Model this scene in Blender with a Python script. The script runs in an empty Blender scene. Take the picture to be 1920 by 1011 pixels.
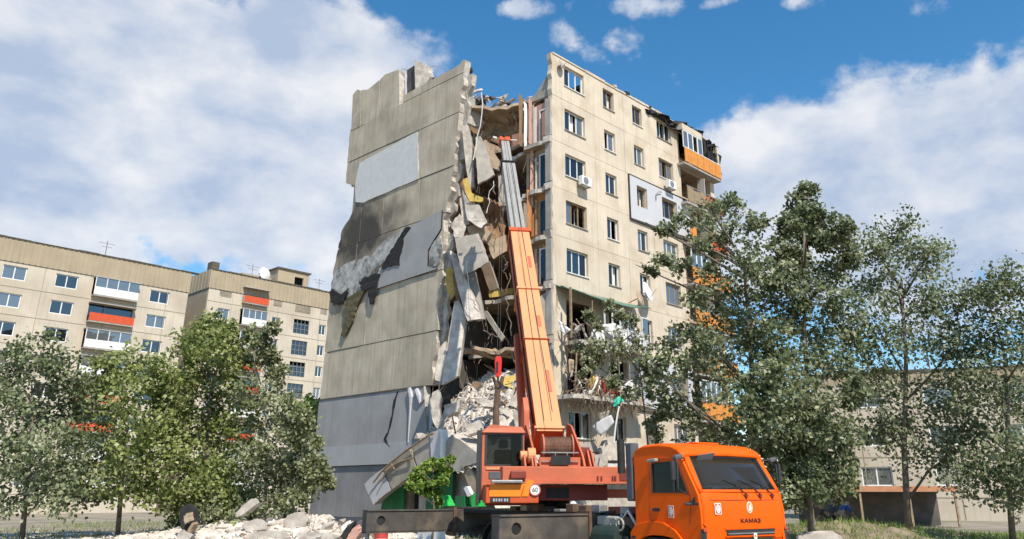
import bpy, bmesh, math, random
import numpy as np
from mathutils import Vector, Matrix
from mathutils.geometry import tessellate_polygon
random.seed(7)
rng = np.random.default_rng(11)
SC = bpy.context.scene
COL = SC.collection
R = math.radians

# ---------------------------------------------------------------- camera
TH = R(20.0); FPX = 1498.8; PX, PY = 1000.0, 379.5
CAM = Vector((0, 0, 1.9))
cam_data = bpy.data.cameras.new('camera')
cam = bpy.data.objects.new('camera', cam_data); COL.objects.link(cam)
cam.location = CAM; cam.rotation_euler = (R(90) + TH, 0, 0)
cam_data.sensor_width = 36.0; cam_data.lens = 36.0 * FPX / 1920.0
cam_data.shift_x = -(PX - 960.0) / 1920.0
cam_data.shift_y = -(505.5 - PY) / 1920.0
cam_data.clip_start = 0.1; cam_data.clip_end = 3000
SC.camera = cam

def ray(u, v):
    x = (u - PX) / FPX; y = (PY - v) / FPX
    return Vector((x, math.cos(TH) - y * math.sin(TH), math.sin(TH) + y * math.cos(TH)))
def at(u, v, Y):                       # point of the place seen at (u, v), Y metres ahead
    d = ray(u, v); return CAM + d * (Y / d.y)

# ---------------------------------------------------------------- sun, sky
SUN_DIR_H = Vector((0.45, -0.89, 0)).normalized(); SUN_EL = R(50)
sd = Vector((SUN_DIR_H.x * math.cos(SUN_EL), SUN_DIR_H.y * math.cos(SUN_EL), math.sin(SUN_EL)))
sl = bpy.data.lights.new('sun', 'SUN'); sl.energy = 4.8; sl.angle = R(0.53); sl.color = (1.0, 0.92, 0.80)
so = bpy.data.objects.new('sun', sl); COL.objects.link(so)
so.rotation_euler = sd.to_track_quat('Z', 'Y').to_euler()

W = bpy.data.worlds.new('World'); SC.world = W; W.use_nodes = True
nt = W.node_tree; N = nt.nodes; L = nt.links; N.clear()
def nd(t, **kw):
    n = N.new(t)
    for k, v in kw.items(): setattr(n, k, v)
    return n
sky = nd('ShaderNodeTexSky'); sky.sky_type = 'NISHITA'; sky.sun_disc = False
sky.sun_elevation = SUN_EL; sky.sun_rotation = math.atan2(SUN_DIR_H.x, SUN_DIR_H.y)
sky.air_density = 1.0; sky.dust_density = 0.35; sky.ozone_density = 2.2
tc = nd('ShaderNodeTexCoord')
def wmath(op, a, b=None, clamp=False):
    n = nd('ShaderNodeMath', operation=op); n.use_clamp = clamp
    for i, q in enumerate((a, b)):
        if q is None: continue
        if isinstance(q, (int, float)): n.inputs[i].default_value = q
        else: L.new(q, n.inputs[i])
    return n.outputs[0]
DIRV = tc.outputs['Generated']
def wnoise(scale, detail, rough=0.55, off=(0, 0, 0), sc=(1, 1, 1), dist=0.0):
    mp = nd('ShaderNodeMapping'); mp.inputs['Location'].default_value = off; mp.inputs['Scale'].default_value = sc
    L.new(DIRV, mp.inputs[0])
    n = nd('ShaderNodeTexNoise'); n.inputs['Scale'].default_value = scale; n.inputs['Detail'].default_value = detail
    n.inputs['Roughness'].default_value = rough; n.inputs['Distortion'].default_value = dist
    L.new(mp.outputs[0], n.inputs['Vector']); return n.outputs[0]
# cloud banks: centre (picture direction), radii, weight
BANKS = [(480, 200, .24, .17, .62), (560, 110, .17, .13, .55), (660, 150, .09, .11, .45), (400, 400, .20, .10, .55), (120, 200, .36, .25, .6),
         (560, 430, .13, .09, .45), (-250, 300, .4, .22, .55),
         (1500, 300, .17, .085, .62), (1560, 400, .22, .12, .6), (1750, 350, .26, .16, .6), (1480, 230, .09, .04, .4), (1400, 215, .05, .03, .30), (2100, 300, .3, .2, .5),
         (975, 15, .05, .02, .34), (1060, 75, .045, .035, .27), (1170, 70, .05, .035, .25), (1200, 8, .07, .025, .36), (1130, 5, .06, .02, .27),
         (1365, 3, .045, .014, .32), (1475, 6, .05, .02, .33), (1388, 45, .02, .01, .2), (1100, 100, .05, .03, .22)]
bias = None
for (u, v, ru, rv, w) in BANKS:
    c = ray(u, v).normalized()
    rr = Vector((c.y, -c.x, 0)).normalized(); uu = rr.cross(c)
    d1 = nd('ShaderNodeVectorMath', operation='SUBTRACT'); L.new(DIRV, d1.inputs[0]); d1.inputs[1].default_value = c
    a1 = nd('ShaderNodeVectorMath', operation='DOT_PRODUCT'); L.new(d1.outputs[0], a1.inputs[0]); a1.inputs[1].default_value = rr / ru
    a2 = nd('ShaderNodeVectorMath', operation='DOT_PRODUCT'); L.new(d1.outputs[0], a2.inputs[0]); a2.inputs[1].default_value = uu / rv
    a3 = nd('ShaderNodeVectorMath', operation='DOT_PRODUCT'); L.new(d1.outputs[0], a3.inputs[0]); a3.inputs[1].default_value = c * 1.4
    q = wmath('ADD', wmath('ADD', wmath('POWER', wmath('ABSOLUTE', a1.outputs['Value']), 2.0), wmath('POWER', wmath('ABSOLUTE', a2.outputs['Value']), 2.0)), wmath('POWER', wmath('ABSOLUTE', a3.outputs['Value']), 2.0))
    g = wmath('MULTIPLY', wmath('EXPONENT', wmath('MULTIPLY', q, -0.9)), w)
    bias = g if bias is None else wmath('MAXIMUM', bias, g)
n1 = wnoise(5.5, 9, .58, (1.3, .4, 2.0), (1, 1, 1.25), .1)
n2 = wnoise(13.0, 8, .6, (4.3, 2.4, 1.0), (1, 1, 1.2))
nn = wmath('ADD', wmath('MULTIPLY', n1, .8), wmath('MULTIPLY', n2, .46))
dens = wmath('SUBTRACT', wmath('ADD', nn, bias), 0.86)
mask = nd('ShaderNodeMapRange'); mask.interpolation_type = 'SMOOTHSTEP'
L.new(dens, mask.inputs['Value']); mask.inputs['From Min'].default_value = 0.0; mask.inputs['From Max'].default_value = 0.15
# cloud brightness: lit tops, grey-blue bellies (a slow noise)
n3 = wnoise(8.0, 7, .55, (7.1, 3.3, .7), (1, 1, 1.7), .1)
cr = nd('ShaderNodeMapRange'); L.new(n3, cr.inputs['Value']); cr.inputs['From Min'].default_value = .34; cr.inputs['From Max'].default_value = .66
cmx = nd('ShaderNodeMix', data_type='RGBA'); L.new(cr.outputs[0], cmx.inputs[0])
CLOUD_GAIN = 7.6
cmx.inputs[6].default_value = (.50 * CLOUD_GAIN, .60 * CLOUD_GAIN, .78 * CLOUD_GAIN, 1); cmx.inputs[7].default_value = (.97 * CLOUD_GAIN, .97 * CLOUD_GAIN, .99 * CLOUD_GAIN, 1)
hs = nd('ShaderNodeHueSaturation'); hs.inputs['Saturation'].default_value = 1.31; hs.inputs['Value'].default_value = 1.42; hs.inputs['Hue'].default_value = .492
L.new(sky.outputs[0], hs.inputs['Color'])
fin = nd('ShaderNodeMix', data_type='RGBA'); L.new(wmath('MULTIPLY', mask.outputs[0], .93), fin.inputs[0])
L.new(hs.outputs[0], fin.inputs[6]); L.new(cmx.outputs[2], fin.inputs[7])
bg = nd('ShaderNodeBackground'); bg.inputs['Strength'].default_value = 0.10
L.new(fin.outputs[2], bg.inputs['Color'])
ow = nd('ShaderNodeOutputWorld'); L.new(bg.outputs[0], ow.inputs['Surface'])

SC.view_settings.view_transform = 'Standard'; SC.view_settings.look = 'None'
SC.view_settings.exposure = 0.33; SC.view_settings.gamma = 1.0; SC.view_settings.use_curve_mapping = False
SC.render.engine = 'CYCLES'
SC.cycles.max_bounces = 6; SC.cycles.diffuse_bounces = 3; SC.cycles.transparent_max_bounces = 8

# ---------------------------------------------------------------- materials
def M(name, col, rough=.85, var=.18, scale=2.5, bump=.25, bscale=30.0, metal=0.0, rnd=0.0, col2=None, streak=0.0, dirt=None, dirt_amt=.0, spec=.4):
    """procedural material: two-tone noise, optional vertical streaks, dirt patches, fine relief"""
    m = bpy.data.materials.new(name); m.use_nodes = True
    t = m.node_tree; n = t.nodes; l = t.links
    b = n['Principled BSDF']; b.inputs['Roughness'].default_value = rough; b.inputs['Metallic'].default_value = metal
    b.inputs['Specular IOR Level'].default_value = spec
    tcn = n.new('ShaderNodeTexCoord'); V = tcn.outputs['Object']
    def noise(sc, det, off=(0, 0, 0), ms=(1, 1, 1)):
        mp = n.new('ShaderNodeMapping'); mp.inputs['Location'].default_value = off; mp.inputs['Scale'].default_value = ms
        l.new(V, mp.inputs[0]); q = n.new('ShaderNodeTexNoise'); q.inputs['Scale'].default_value = sc; q.inputs['Detail'].default_value = det
        l.new(mp.outputs[0], q.inputs['Vector']); return q.outputs[0]
    def mix(fac, a, c, bt='MIX'):
        x = n.new('ShaderNodeMix'); x.data_type = 'RGBA'; x.blend_type = bt
        for i, q in ((0, fac), (6, a), (7, c)):
            if isinstance(q, (int, float)): x.inputs[i].default_value = q
            elif isinstance(q, tuple): x.inputs[i].default_value = (*q[:3], 1)
            else: l.new(q, x.inputs[i])
        return x.outputs[2]
    def mr(x, a, c, d0=0., d1=1.):
        q = n.new('ShaderNodeMapRange'); l.new(x, q.inputs[0])
        for i, z in enumerate((a, c, d0, d1)): q.inputs[i + 1].default_value = z
        return q.outputs[0]
    lo = tuple(max(0, c * (1 - var)) for c in col); hi = tuple(min(1, c * (1 + var)) for c in (col2 or col))
    c = mix(mr(noise(scale, 7), .33, .67), lo, hi)
    c = mix(mr(noise(scale * 9, 4, (3, 1, 2)), .3, .7, 0, .5), c, tuple(x * (1 - var * .7) for x in col))
    if streak:
        s = mr(noise(2.2, 5, (9, 4, 1), (3.0, 3.0, .12)), .48, .75, 0, streak)
        c = mix(s, c, tuple(x * .5 for x in col))
    if dirt:
        s = mr(noise(scale * .7, 8, (5, 8, 2)), .5, .66, 0, dirt_amt); c = mix(s, c, dirt)
    if rnd:
        oi = n.new('ShaderNodeObjectInfo'); hsv = n.new('ShaderNodeHueSaturation')
        l.new(mr(oi.outputs['Random'], 0, 1, 1 - rnd, 1 + rnd), hsv.inputs['Value']); l.new(c, hsv.inputs['Color']); c = hsv.outputs[0]
    l.new(c, b.inputs['Base Color'])
    if bump:
        bp = n.new('ShaderNodeBump'); bp.inputs['Strength'].default_value = bump; bp.inputs['Distance'].default_value = .03
        l.new(noise(bscale, 6, (1, 1, 1)), bp.inputs['Height']); l.new(bp.outputs[0], b.inputs['Normal'])
    m['c_out'] = 1
    return m, dict(t=t, b=b, c=c, mix=mix, mr=mr, noise=noise, V=V)

def mat(*a, **k): return M(*a, **k)[0]

def glass(name, tint=(.02, .025, .03), refl=.25, trans=.0, rough=.02, ior=1.5):
    m = bpy.data.materials.new(name); m.use_nodes = True; t = m.node_tree; n = t.nodes; l = t.links; n.clear()
    o = n.new('ShaderNodeOutputMaterial'); g = n.new('ShaderNodeBsdfGlossy'); g.inputs['Roughness'].default_value = rough
    g.inputs['Color'].default_value = (.9, .95, 1, 1)
    d = n.new('ShaderNodeBsdfDiffuse'); d.inputs['Color'].default_value = (*tint, 1)
    tr = n.new('ShaderNodeBsdfTransparent'); tr.inputs['Color'].default_value = (.55, .6, .58, 1)
    m1 = n.new('ShaderNodeMixShader'); m1.inputs[0].default_value = trans; l.new(d.outputs[0], m1.inputs[1]); l.new(tr.outputs[0], m1.inputs[2])
    lw = n.new('ShaderNodeFresnel'); lw.inputs['IOR'].default_value = ior
    ad = n.new('ShaderNodeMath'); ad.operation = 'ADD'; ad.use_clamp = True; l.new(lw.outputs[0], ad.inputs[0]); ad.inputs[1].default_value = refl
    m2 = n.new('ShaderNodeMixShader'); l.new(ad.outputs[0], m2.inputs[0]); l.new(m1.outputs[0], m2.inputs[1]); l.new(g.outputs[0], m2.inputs[2])
    tcn = n.new('ShaderNodeTexCoord'); nz = n.new('ShaderNodeTexNoise'); nz.inputs['Scale'].default_value = 1.2; l.new(tcn.outputs['Object'], nz.inputs['Vector'])
    bp = n.new('ShaderNodeBump'); bp.inputs['Strength'].default_value = .15; bp.inputs['Distance'].default_value = .05
    l.new(nz.outputs[0], bp.inputs['Height']); l.new(bp.outputs[0], g.inputs['Normal'])
    l.new(m2.outputs[0], o.inputs['Surface']); return m

def leafmat(name, c1, c2, c3):
    m = bpy.data.materials.new(name); m.use_nodes = True; t = m.node_tree; n = t.nodes; l = t.links; n.clear()
    o = n.new('ShaderNodeOutputMaterial'); at_ = n.new('ShaderNodeAttribute'); at_.attribute_name = 'tone'
    rp = n.new('ShaderNodeValToRGB'); e = rp.color_ramp.elements
    e[0].color = (*c1, 1); e[0].position = 0; e[1].color = (*c3, 1); e[1].position = 1; k = e.new(.55); k.color = (*c2, 1)
    l.new(at_.outputs['Fac'], rp.inputs[0])
    b = n.new('ShaderNodeBsdfPrincipled'); l.new(rp.outputs[0], b.inputs['Base Color']); b.inputs['Roughness'].default_value = .5
    b.inputs['Specular IOR Level'].default_value = .25
    tr = n.new('ShaderNodeBsdfTranslucent'); l.new(rp.outputs[0], tr.inputs['Color'])
    mx = n.new('ShaderNodeMixShader'); mx.inputs[0].default_value = .35; l.new(b.outputs[0], mx.inputs[1]); l.new(tr.outputs[0], mx.inputs[2])
    l.new(mx.outputs[0], o.inputs['Surface']); return m

# ---- concrete of the end wall: bare grey-beige panels, rain streaks, a burnt patch
def end_wall_mat():
    m, d = M('end_wall_concrete', (.515, .43, .318), .9, .17, .8, .35, 22, rnd=.08, streak=.55, col2=(.49, .425, .335), dirt=(.26, .225, .175), dirt_amt=.45)
    t = d['t']; n = t.nodes; l = t.links; mix, mr, noise = d['mix'], d['mr'], d['noise']
    hsv = d['c']
    def blob(y, z, ry, rz):
        mp = n.new('ShaderNodeMapping'); mp.inputs['Location'].default_value = (0, -y / ry, -z / rz); mp.inputs['Scale'].default_value = (0, 1 / ry, 1 / rz)
        l.new(d['V'], mp.inputs[0]); ln = n.new('ShaderNodeVectorMath'); ln.operation = 'LENGTH'; l.new(mp.outputs[0], ln.inputs[0])
        s = n.new('ShaderNodeMath'); s.operation = 'ADD'; l.new(ln.outputs[1], s.inputs[0])
        l.new(mr(noise(1.1, 6, (2, 5, 8)), 0, 1, -.55, .55), s.inputs[1])
        return mr(s.outputs[0], .45, 1.3, 1, 0)
    a = blob(15.0, 17.9, 4.2, 2.5); c = mix(mr(a, 0, 1, 0, .93), hsv, (.035, .032, .03))
    a2 = blob(16.2, 13.4, 1.3, 2.2); c = mix(mr(a2, 0, 1, 0, .5), c, (.08, .07, .035))
    l.new(c, d['b'].inputs['Base Color']); return m

MT = {}
MT['gable'] = end_wall_mat()
MT['facade'] = mat('facade_ochre_paint', (.60, .512, .402), .9, .08, 1.0, .22, 26, rnd=.04, streak=.28, dirt=(.40, .31, .215), dirt_amt=.45)
MT['broken'] = mat('broken_concrete', (.50, .455, .40), .95, .3, 3.0, .8, 9, dirt=(.2, .16, .13), dirt_amt=.5)
MT['concrete'] = mat('grey_concrete', (.36, .33, .29), .92, .2, 2.0, .5, 18, rnd=.12, streak=.15)
MT['pale'] = mat('pale_concrete', (.50, .45, .395), .95, .26, 3.0, .6, 12, rnd=.16, dirt=(.30, .25, .20), dirt_amt=.5)
MT['stucco'] = mat('white_stucco', (.60, .60, .59), .95, .07, 3.0, .6, 60)
MT['greyclad'] = mat('grey_cladding_paint', (.345, .34, .34), .9, .12, .7, .25, 40, streak=.3, dirt=(.24, .235, .23), dirt_amt=.4)
MT['greyclad2'] = mat('grey_base_paint', (.265, .262, .268), .9, .14, .7, .25, 40, streak=.4, dirt=(.17, .165, .16), dirt_amt=.5)
MT['plinth'] = mat('dark_plinth', (.10, .115, .14), .9, .15, 1.5, .3, 30)
MT['plaster'] = mat('torn_plaster', (.42, .41, .39), .95, .35, 2.5, .9, 8, dirt=(.06, .055, .05), dirt_amt=.8)
MT['black'] = mat('charred_black', (.025, .024, .023), .9, .4, 4.0, .6, 12)
MT['felt'] = mat('roofing_felt', (.018, .018, .02), .75, .4, 4.0, .6, 12)
MT['moss'] = mat('burnt_insulation', (.12, .10, .05), .95, .4, 4.0, .8, 12)
MT['joint'] = mat('dark_joint_mortar', (.11, .095, .075), .95, .3, 3.0, .5, 20)
MT['greyband'] = mat('pale_grey_band_paint', (.38, .39, .395), .9, .08, .9, .2, 40, streak=.15)
MT['insul'] = mat('light_grey_insulated_render', (.50, .505, .53), .9, .05, 1.2, .3, 70)
MT['orange_rail'] = mat('orange_railing_sheet', (.60, .24, .05), .8, .15, 3.0, .2, 20, streak=.3)
MT['red_rail'] = mat('red_railing_sheet', (.55, .085, .03), .8, .15, 3.0, .2, 20)
MT['pvc'] = mat('white_window_frame', (.72, .72, .70), .55, .06, 4.0, .05, 30)
MT['wood'] = mat('old_wood', (.30, .22, .14), .85, .3, 6.0, .4, 25, streak=.4)
MT['rust'] = mat('rusty_steel', (.14, .085, .055), .85, .35, 5.0, .5, 25)
MT['steel'] = mat('dull_steel', (.30, .29, .28), .55, .2, 5.0, .2, 25, metal=.5)
MT['wire'] = mat('cable_black', (.05, .045, .045), .7, .2, 3.0, .0)
MT['rebar'] = mat('rebar', (.16, .12, .10), .8, .3, 9.0, .2, 40)
MT['cloth'] = mat('white_cloth', (.72, .71, .69), .95, .1, 5.0, .4, 14)
MT['cloth_red'] = mat('maroon_cloth', (.22, .035, .03), .95, .2, 5.0, .4, 14)
MT['curtain'] = mat('pale_curtain', (.60, .60, .58), .95, .1, 8.0, .5, 10)
MT['green_sheet'] = mat('green_canopy_sheet', (.10, .19, .14), .75, .15, 3.0, .15, 14)
MT['green_door'] = mat('green_painted_metal', (.012, .13, .045), .6, .15, 2.0, .1, 30)
MT['green_bright'] = mat('bright_green_plastic', (.03, .45, .08), .5, .1, 3.0, .1, 20)
MT['brown'] = mat('brown_wallpaper', (.25, .155, .09), .95, .25, 2.0, .3, 15)
MT['dkbrown'] = mat('dark_brown_plaster', (.16, .115, .08), .95, .3, 1.5, .4, 15)
MT['tan'] = mat('tan_ceiling', (.40, .305, .215), .95, .25, 1.5, .4, 15, dirt=(.1, .08, .06), dirt_amt=.5)
MT['pink'] = mat('pink_wallpaper', (.50, .29, .23), .95, .15, 2.0, .3, 15)
MT['purple'] = mat('violet_wallpaper', (.25, .23, .38), .95, .12, 2.0, .3, 15)
MT['orange_wall'] = mat('orange_wallpaper', (.45, .20, .08), .95, .2, 2.0, .3, 15)
MT['yellow'] = mat('yellow_foam', (.50, .36, .10), .95, .2, 3.0, .5, 14)
MT['roomdark'] = mat('room_shade_plaster', (.10, .09, .08), .95, .3, 1.5, .4, 15)  # shade of unlit rooms put into the colour; also one dark roof slab
MT['glass'] = glass('window_glass', (.03, .035, .04), .08, .55)
MT['glass2'] = glass('window_glass_bright', (.16, .17, .17), .13, .35)
MT['glass3'] = glass('window_glass_dark', (.012, .013, .016), .03)
MT['bark'] = mat('bark', (.17, .14, .11), .95, .3, 5.0, .8, 16)
MT['barkpale'] = mat('pale_bark', (.36, .33, .28), .95, .25, 5.0, .6, 16)

# ---------------------------------------------------------------- mesh builder
class MB:
    def __init__(s): s.v = []; s.f = []; s.m = []
    def add(s, vs, fs, mi=0):
        o = len(s.v); s.v += [tuple(p) for p in vs]
        for i, f in enumerate(fs): s.f.append(tuple(o + k for k in f)); s.m.append(mi[i] if isinstance(mi, list) else mi)
        return s
    def box(s, x0, x1, y0, y1, z0, z1, mi=0):
        vs = [(x, y, z) for z in (z0, z1) for y in (y0, y1) for x in (x0, x1)]
        return s.add(vs, [(0, 2, 3, 1), (4, 5, 7, 6), (0, 1, 5, 4), (2, 6, 7, 3), (0, 4, 6, 2), (1, 3, 7, 5)], mi)
    def obox(s, c, ax, ay, az, mi=0):     # centre and three half-size vectors
        c, ax, ay, az = map(Vector, (c, ax, ay, az))
        vs = [c + ax * i + ay * j + az * k for k in (-1, 1) for j in (-1, 1) for i in (-1, 1)]
        return s.add(vs, [(0, 2, 3, 1), (4, 5, 7, 6), (0, 1, 5, 4), (2, 6, 7, 3), (0, 4, 6, 2), (1, 3, 7, 5)], mi)
    def beam(s, a, b, w, h, mi=0, up=(0, 0, 1), w2=None, h2=None):  # box from a to b
        a, b = Vector(a), Vector(b); d = (b - a).normalized(); up = Vector(up)
        r = d.cross(up)
        if r.length < 1e-3: r = d.cross(Vector((1, 0, 0)))
        r.normalize(); n = r.cross(d)
        w2 = w if w2 is None else w2; h2 = h if h2 is None else h2
        vs = [a - r * w / 2 - n * h / 2, a + r * w / 2 - n * h / 2, a + r * w / 2 + n * h / 2, a - r * w / 2 + n * h / 2,
              b - r * w2 / 2 - n * h2 / 2, b + r * w2 / 2 - n * h2 / 2, b + r * w2 / 2 + n * h2 / 2, b - r * w2 / 2 + n * h2 / 2]
        return s.add(vs, [(0, 3, 2, 1), (4, 5, 6, 7), (0, 1, 5, 4), (1, 2, 6, 5), (2, 3, 7, 6), (3, 0, 4, 7)], mi)
    def prism(s, pts, off, mi=0, side=None):
        pts = [Vector(p) for p in pts]; off = Vector(off); n = len(pts)
        vs = pts + [p + off for p in pts]
        tri = tessellate_polygon([pts])
        fs = [tuple(t) for t in tri] + [tuple(n + k for k in reversed(t)) for t in tri]
        ms = [mi] * len(fs)
        for i in range(n):
            j = (i + 1) % n; fs.append((i, j, n + j, n + i)); ms.append(mi if side is None else side)
        return s.add(vs, fs, ms)
    def holed(s, outer, holes, fn, off, mi=0, side=None):   # 2-D loops mapped by fn, extruded by off
        loops = [[Vector(fn(*p)) for p in lp] for lp in [outer] + holes]; off = Vector(off)
        tri = tessellate_polygon([[Vector((p[0], p[1], 0)) for p in lp] for lp in [outer] + holes])
        flat = [p for lp in loops for p in lp]; n = len(flat)
        fs = [tuple(t) for t in tri] + [tuple(n + k for k in reversed(t)) for t in tri]; ms = [mi] * len(fs)
        o = 0
        for lp in loops:
            k = len(lp)
            for i in range(k):
                j = (i + 1) % k; fs.append((o + i, o + j, n + o + j, n + o + i)); ms.append(mi if side is None else side)
            o += k
        return s.add(flat + [p + off for p in flat], fs, ms)
    def tube(s, pts, r, n=6, mi=0, cap=True):
        pts = [Vector(p) for p in pts]; rs = r if isinstance(r, (list, tuple)) else [r] * len(pts)
        o = []; u = None
        for i, p in enumerate(pts):
            d = (pts[min(i + 1, len(pts) - 1)] - pts[max(i - 1, 0)]).normalized()
            if u is None or abs(u.dot(d)) > .95: u = d.orthogonal().normalized()
            u = (u - d * u.dot(d)).normalized(); w = d.cross(u)
            o.append([p + (u * math.cos(6.28318 * k / n) + w * math.sin(6.28318 * k / n)) * rs[i] for k in range(n)])
        vs = [q for ring in o for q in ring]; fs = []
        for i in range(len(pts) - 1):
            for k in range(n):
                a = i * n + k; b = i * n + (k + 1) % n; fs.append((a, b, b + n, a + n))
        if cap: fs.append(tuple(reversed(range(n)))); fs.append(tuple(range((len(pts) - 1) * n, len(pts) * n)))
        return s.add(vs, fs, mi)
    def lathe(s, c, axis, prof, n=20, mi=0):   # prof: (along, radius)
        c = Vector(c); axis = Vector(axis).normalized()
        return s.tube([c + axis * a for a, _ in prof], [max(r, .001) for _, r in prof], n, mi, True) if False else s._lathe(c, axis, prof, n, mi)
    def _lathe(s, c, d, prof, n, mi):
        u = d.orthogonal().normalized(); w = d.cross(u); vs = []; fs = []
        for a, r in prof:
            for k in range(n): vs.append(c + d * a + (u * math.cos(6.28318 * k / n) + w * math.sin(6.28318 * k / n)) * max(r, .0005))
        for i in range(len(prof) - 1):
            for k in range(n):
                a = i * n + k; b = i * n + (k + 1) % n; fs.append((a, b, b + n, a + n))
        fs.append(tuple(reversed(range(n)))); fs.append(tuple(range((len(prof) - 1) * n, len(prof) * n)))
        return s.add(vs, fs, mi)
    def build(s, name, mats, parent=None, bevel=0, smooth=False, segs=2, **tags):
        me = bpy.data.meshes.new(name); me.from_pydata(s.v, [], s.f)
        mats = mats if isinstance(mats, (list, tuple)) else [mats]
        for q in mats: me.materials.append(MT[q] if isinstance(q, str) else q)
        me.polygons.foreach_set('material_index', s.m)
        bm = bmesh.new(); bm.from_mesh(me)
        bmesh.ops.recalc_face_normals(bm, faces=bm.faces); bm.to_mesh(me); bm.free()
        if smooth: me.polygons.foreach_set('use_smooth', [True] * len(me.polygons))
        o = bpy.data.objects.new(name, me); COL.objects.link(o)
        if parent is not None: o.parent = parent
        if bevel:
            b = o.modifiers.new('bevel', 'BEVEL'); b.width = bevel; b.segments = segs; b.limit_method = 'ANGLE'; b.angle_limit = R(35); b.harden_normals = False
            if smooth is None: pass
        tag(o, **tags); return o

def tag(o, label=None, cat=None, group=None, kind=None):
    if label: o['label'] = label
    if cat: o['category'] = cat
    if group: o['group'] = group
    if kind: o['kind'] = kind
    return o
def empty(name, loc=(0, 0, 0), rz=0, **tags):
    o = bpy.data.objects.new(name, None); COL.objects.link(o); o.location = loc; o.rotation_euler = (0, 0, rz); o.empty_display_size = .5
    return tag(o, **tags)
def inst(o, parent=None, loc=(0, 0, 0), rot=(0, 0, 0), sc=None, **tags):
    c = o.copy(); COL.objects.link(c)
    for k in ('label', 'category', 'group', 'kind'):
        if k in tags and k in c: del c[k]
    c.parent = parent; c.location = loc; c.rotation_euler = rot
    if sc is not None: c.scale = sc if isinstance(sc, (tuple, list)) else (sc,) * 3
    return tag(c, **tags)
def jag(pts, n=5, amp=.08, closed=True):     # subdivide a polygon's edges and break them up (in its own plane)
    pts = [Vector(p) for p in pts]; out = []; m = len(pts)
    for i in range(m if closed else m - 1):
        a, b = pts[i], pts[(i + 1) % m]; prev = pts[i - 1]
        inward = (sum(pts, Vector()) / m - (a + b) / 2).normalized()
        for k in range(n):
            f = k / n
            out.append(a.lerp(b, f) + inward * (random.uniform(-amp, amp) if k else random.uniform(0, amp * .6)))
    return out

# ================================================================= ground
def ground():
    xs = sorted(set([-400, -250, -150, -100] + list(range(-60, 61, 2)) + [100, 150, 250, 400]))
    ys = sorted(set([-60, -20, 0, 8] + list(range(12, 80, 2)) + [100, 150, 250, 400, 700, 1200]))
    vs = []
    for y in ys:
        for x in xs:
            near = abs(x) < 58 and 12 < y < 78
            vs.append((x, y, (random.uniform(-.05, .03) if near else 0)))
    n = len(xs); fs = [(j * n + i, j * n + i + 1, (j + 1) * n + i + 1, (j + 1) * n + i) for j in range(len(ys) - 1) for i in range(n - 1)]
    m = mat('dusty_ground', (.27, .235, .185), .95, .3, .5, .8, 6, dirt=(.10, .12, .05), dirt_amt=.6)
    return MB().add(vs, fs).build('ground', m, kind='structure')
ground()

# ================================================================= the wrecked apartment block
ORG = Vector((-0.4, 39.6, 0)); ANG = R(46.9)
UA = Vector((math.cos(ANG), math.sin(ANG), 0)); UB = Vector((-math.sin(ANG), math.cos(ANG), 0))
def loc(p): d = p - ORG; return Vector((d.dot(UA), d.dot(UB), p.z))     # place -> block's own axes (s along the front, t along the end wall)
def hit(u, v, P, n): d = ray(u, v); return CAM + d * ((P - CAM).dot(n) / d.dot(n))
def Fp(u, v, y=0.0): q = loc(hit(u, v, ORG + UB * y, UB)); return q.x, q.z
def Gp(u, v, x=0.0): q = loc(hit(u, v, ORG + UA * x, UA)); return q.y, q.z
block = empty('apartment_building', ORG, ANG, label='wrecked beige panel apartment block with its near corner torn open', cat='building')

def lerp_tab(tab, z):
    tab = sorted(tab)
    if z <= tab[0][0]: return tab[0][1]
    for (a, p), (b, q) in zip(tab, tab[1:]):
        if z <= b: return p + (q - p) * (z - a) / (b - a)
    return tab[-1][1]
RT = [(0, .6), (3.39, .6), (3.41, 7.35), (7.4, 7.15), (11, 6.7), (14, 6.5), (16.6, 6.65), (18.5, 6.1), (20.4, 5.85), (23.8, 5.5), (26.3, 5.25), (29, 5.2)]
LT = [(0, 18.0), (7.5, 17.95), (10.8, 17.9), (14.7, 17.85), (16.5, 17.6), (18.6, 17.15), (19.6, 15.95), (20.0, 15.85), (21.6, 16.1), (21.75, 17.2), (25.8, 17.2), (29, 17.3)]
G = 0.012
def jag_edge(tab, z0, z1, amp, n):     # a broken vertical edge sampled from z0 to z1
    return [(lerp_tab(tab, z0 + (z1 - z0) * k / n) + random.uniform(-amp, amp), z0 + (z1 - z0) * k / n) for k in range(n + 1)]
def gpanel(poly, x0, x1, mats, name='wall_panel', side=1, **kw):
    return MB().prism([(x0, t, z) for t, z in poly], (x1 - x0, 0, 0), 0, side).build(name, mats, block, **kw)
rows = [(13.88, 17.28, [12.6, 15.2]), (10.43, 13.86, [9.9, 13.6]), (7.46, 10.40, [10.4, 14.2]), (17.32, 20.08, [9.0, 12.6, 15.0]), (20.12, 23.48, [9.35, 12.6]), (23.52, 26.08, [7.5, 9.35, 11.7, 15.5])]
for z0, z1, js in rows:
    z0b, z1b = z0 + G, z1 - G
    ts = [None] + js + [None]
    for i in range(len(ts) - 1):
        if ts[i] is None: right = jag_edge(RT, z0b, z1b, .13, 9)
        else: right = [(ts[i] + G, z0b), (ts[i] + G, z1b)]
        if ts[i + 1] is None: left = jag_edge(LT, z0b, z1b, .10 if z0 < 20 and z0 > 13 else .05, 9)
        else: left = [(ts[i + 1] - G, z0b), (ts[i + 1] - G, z1b)]
        off = random.uniform(-.012, .012)
        gpanel(right + left[::-1], off, .34, ['gable', 'broken'])
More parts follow.
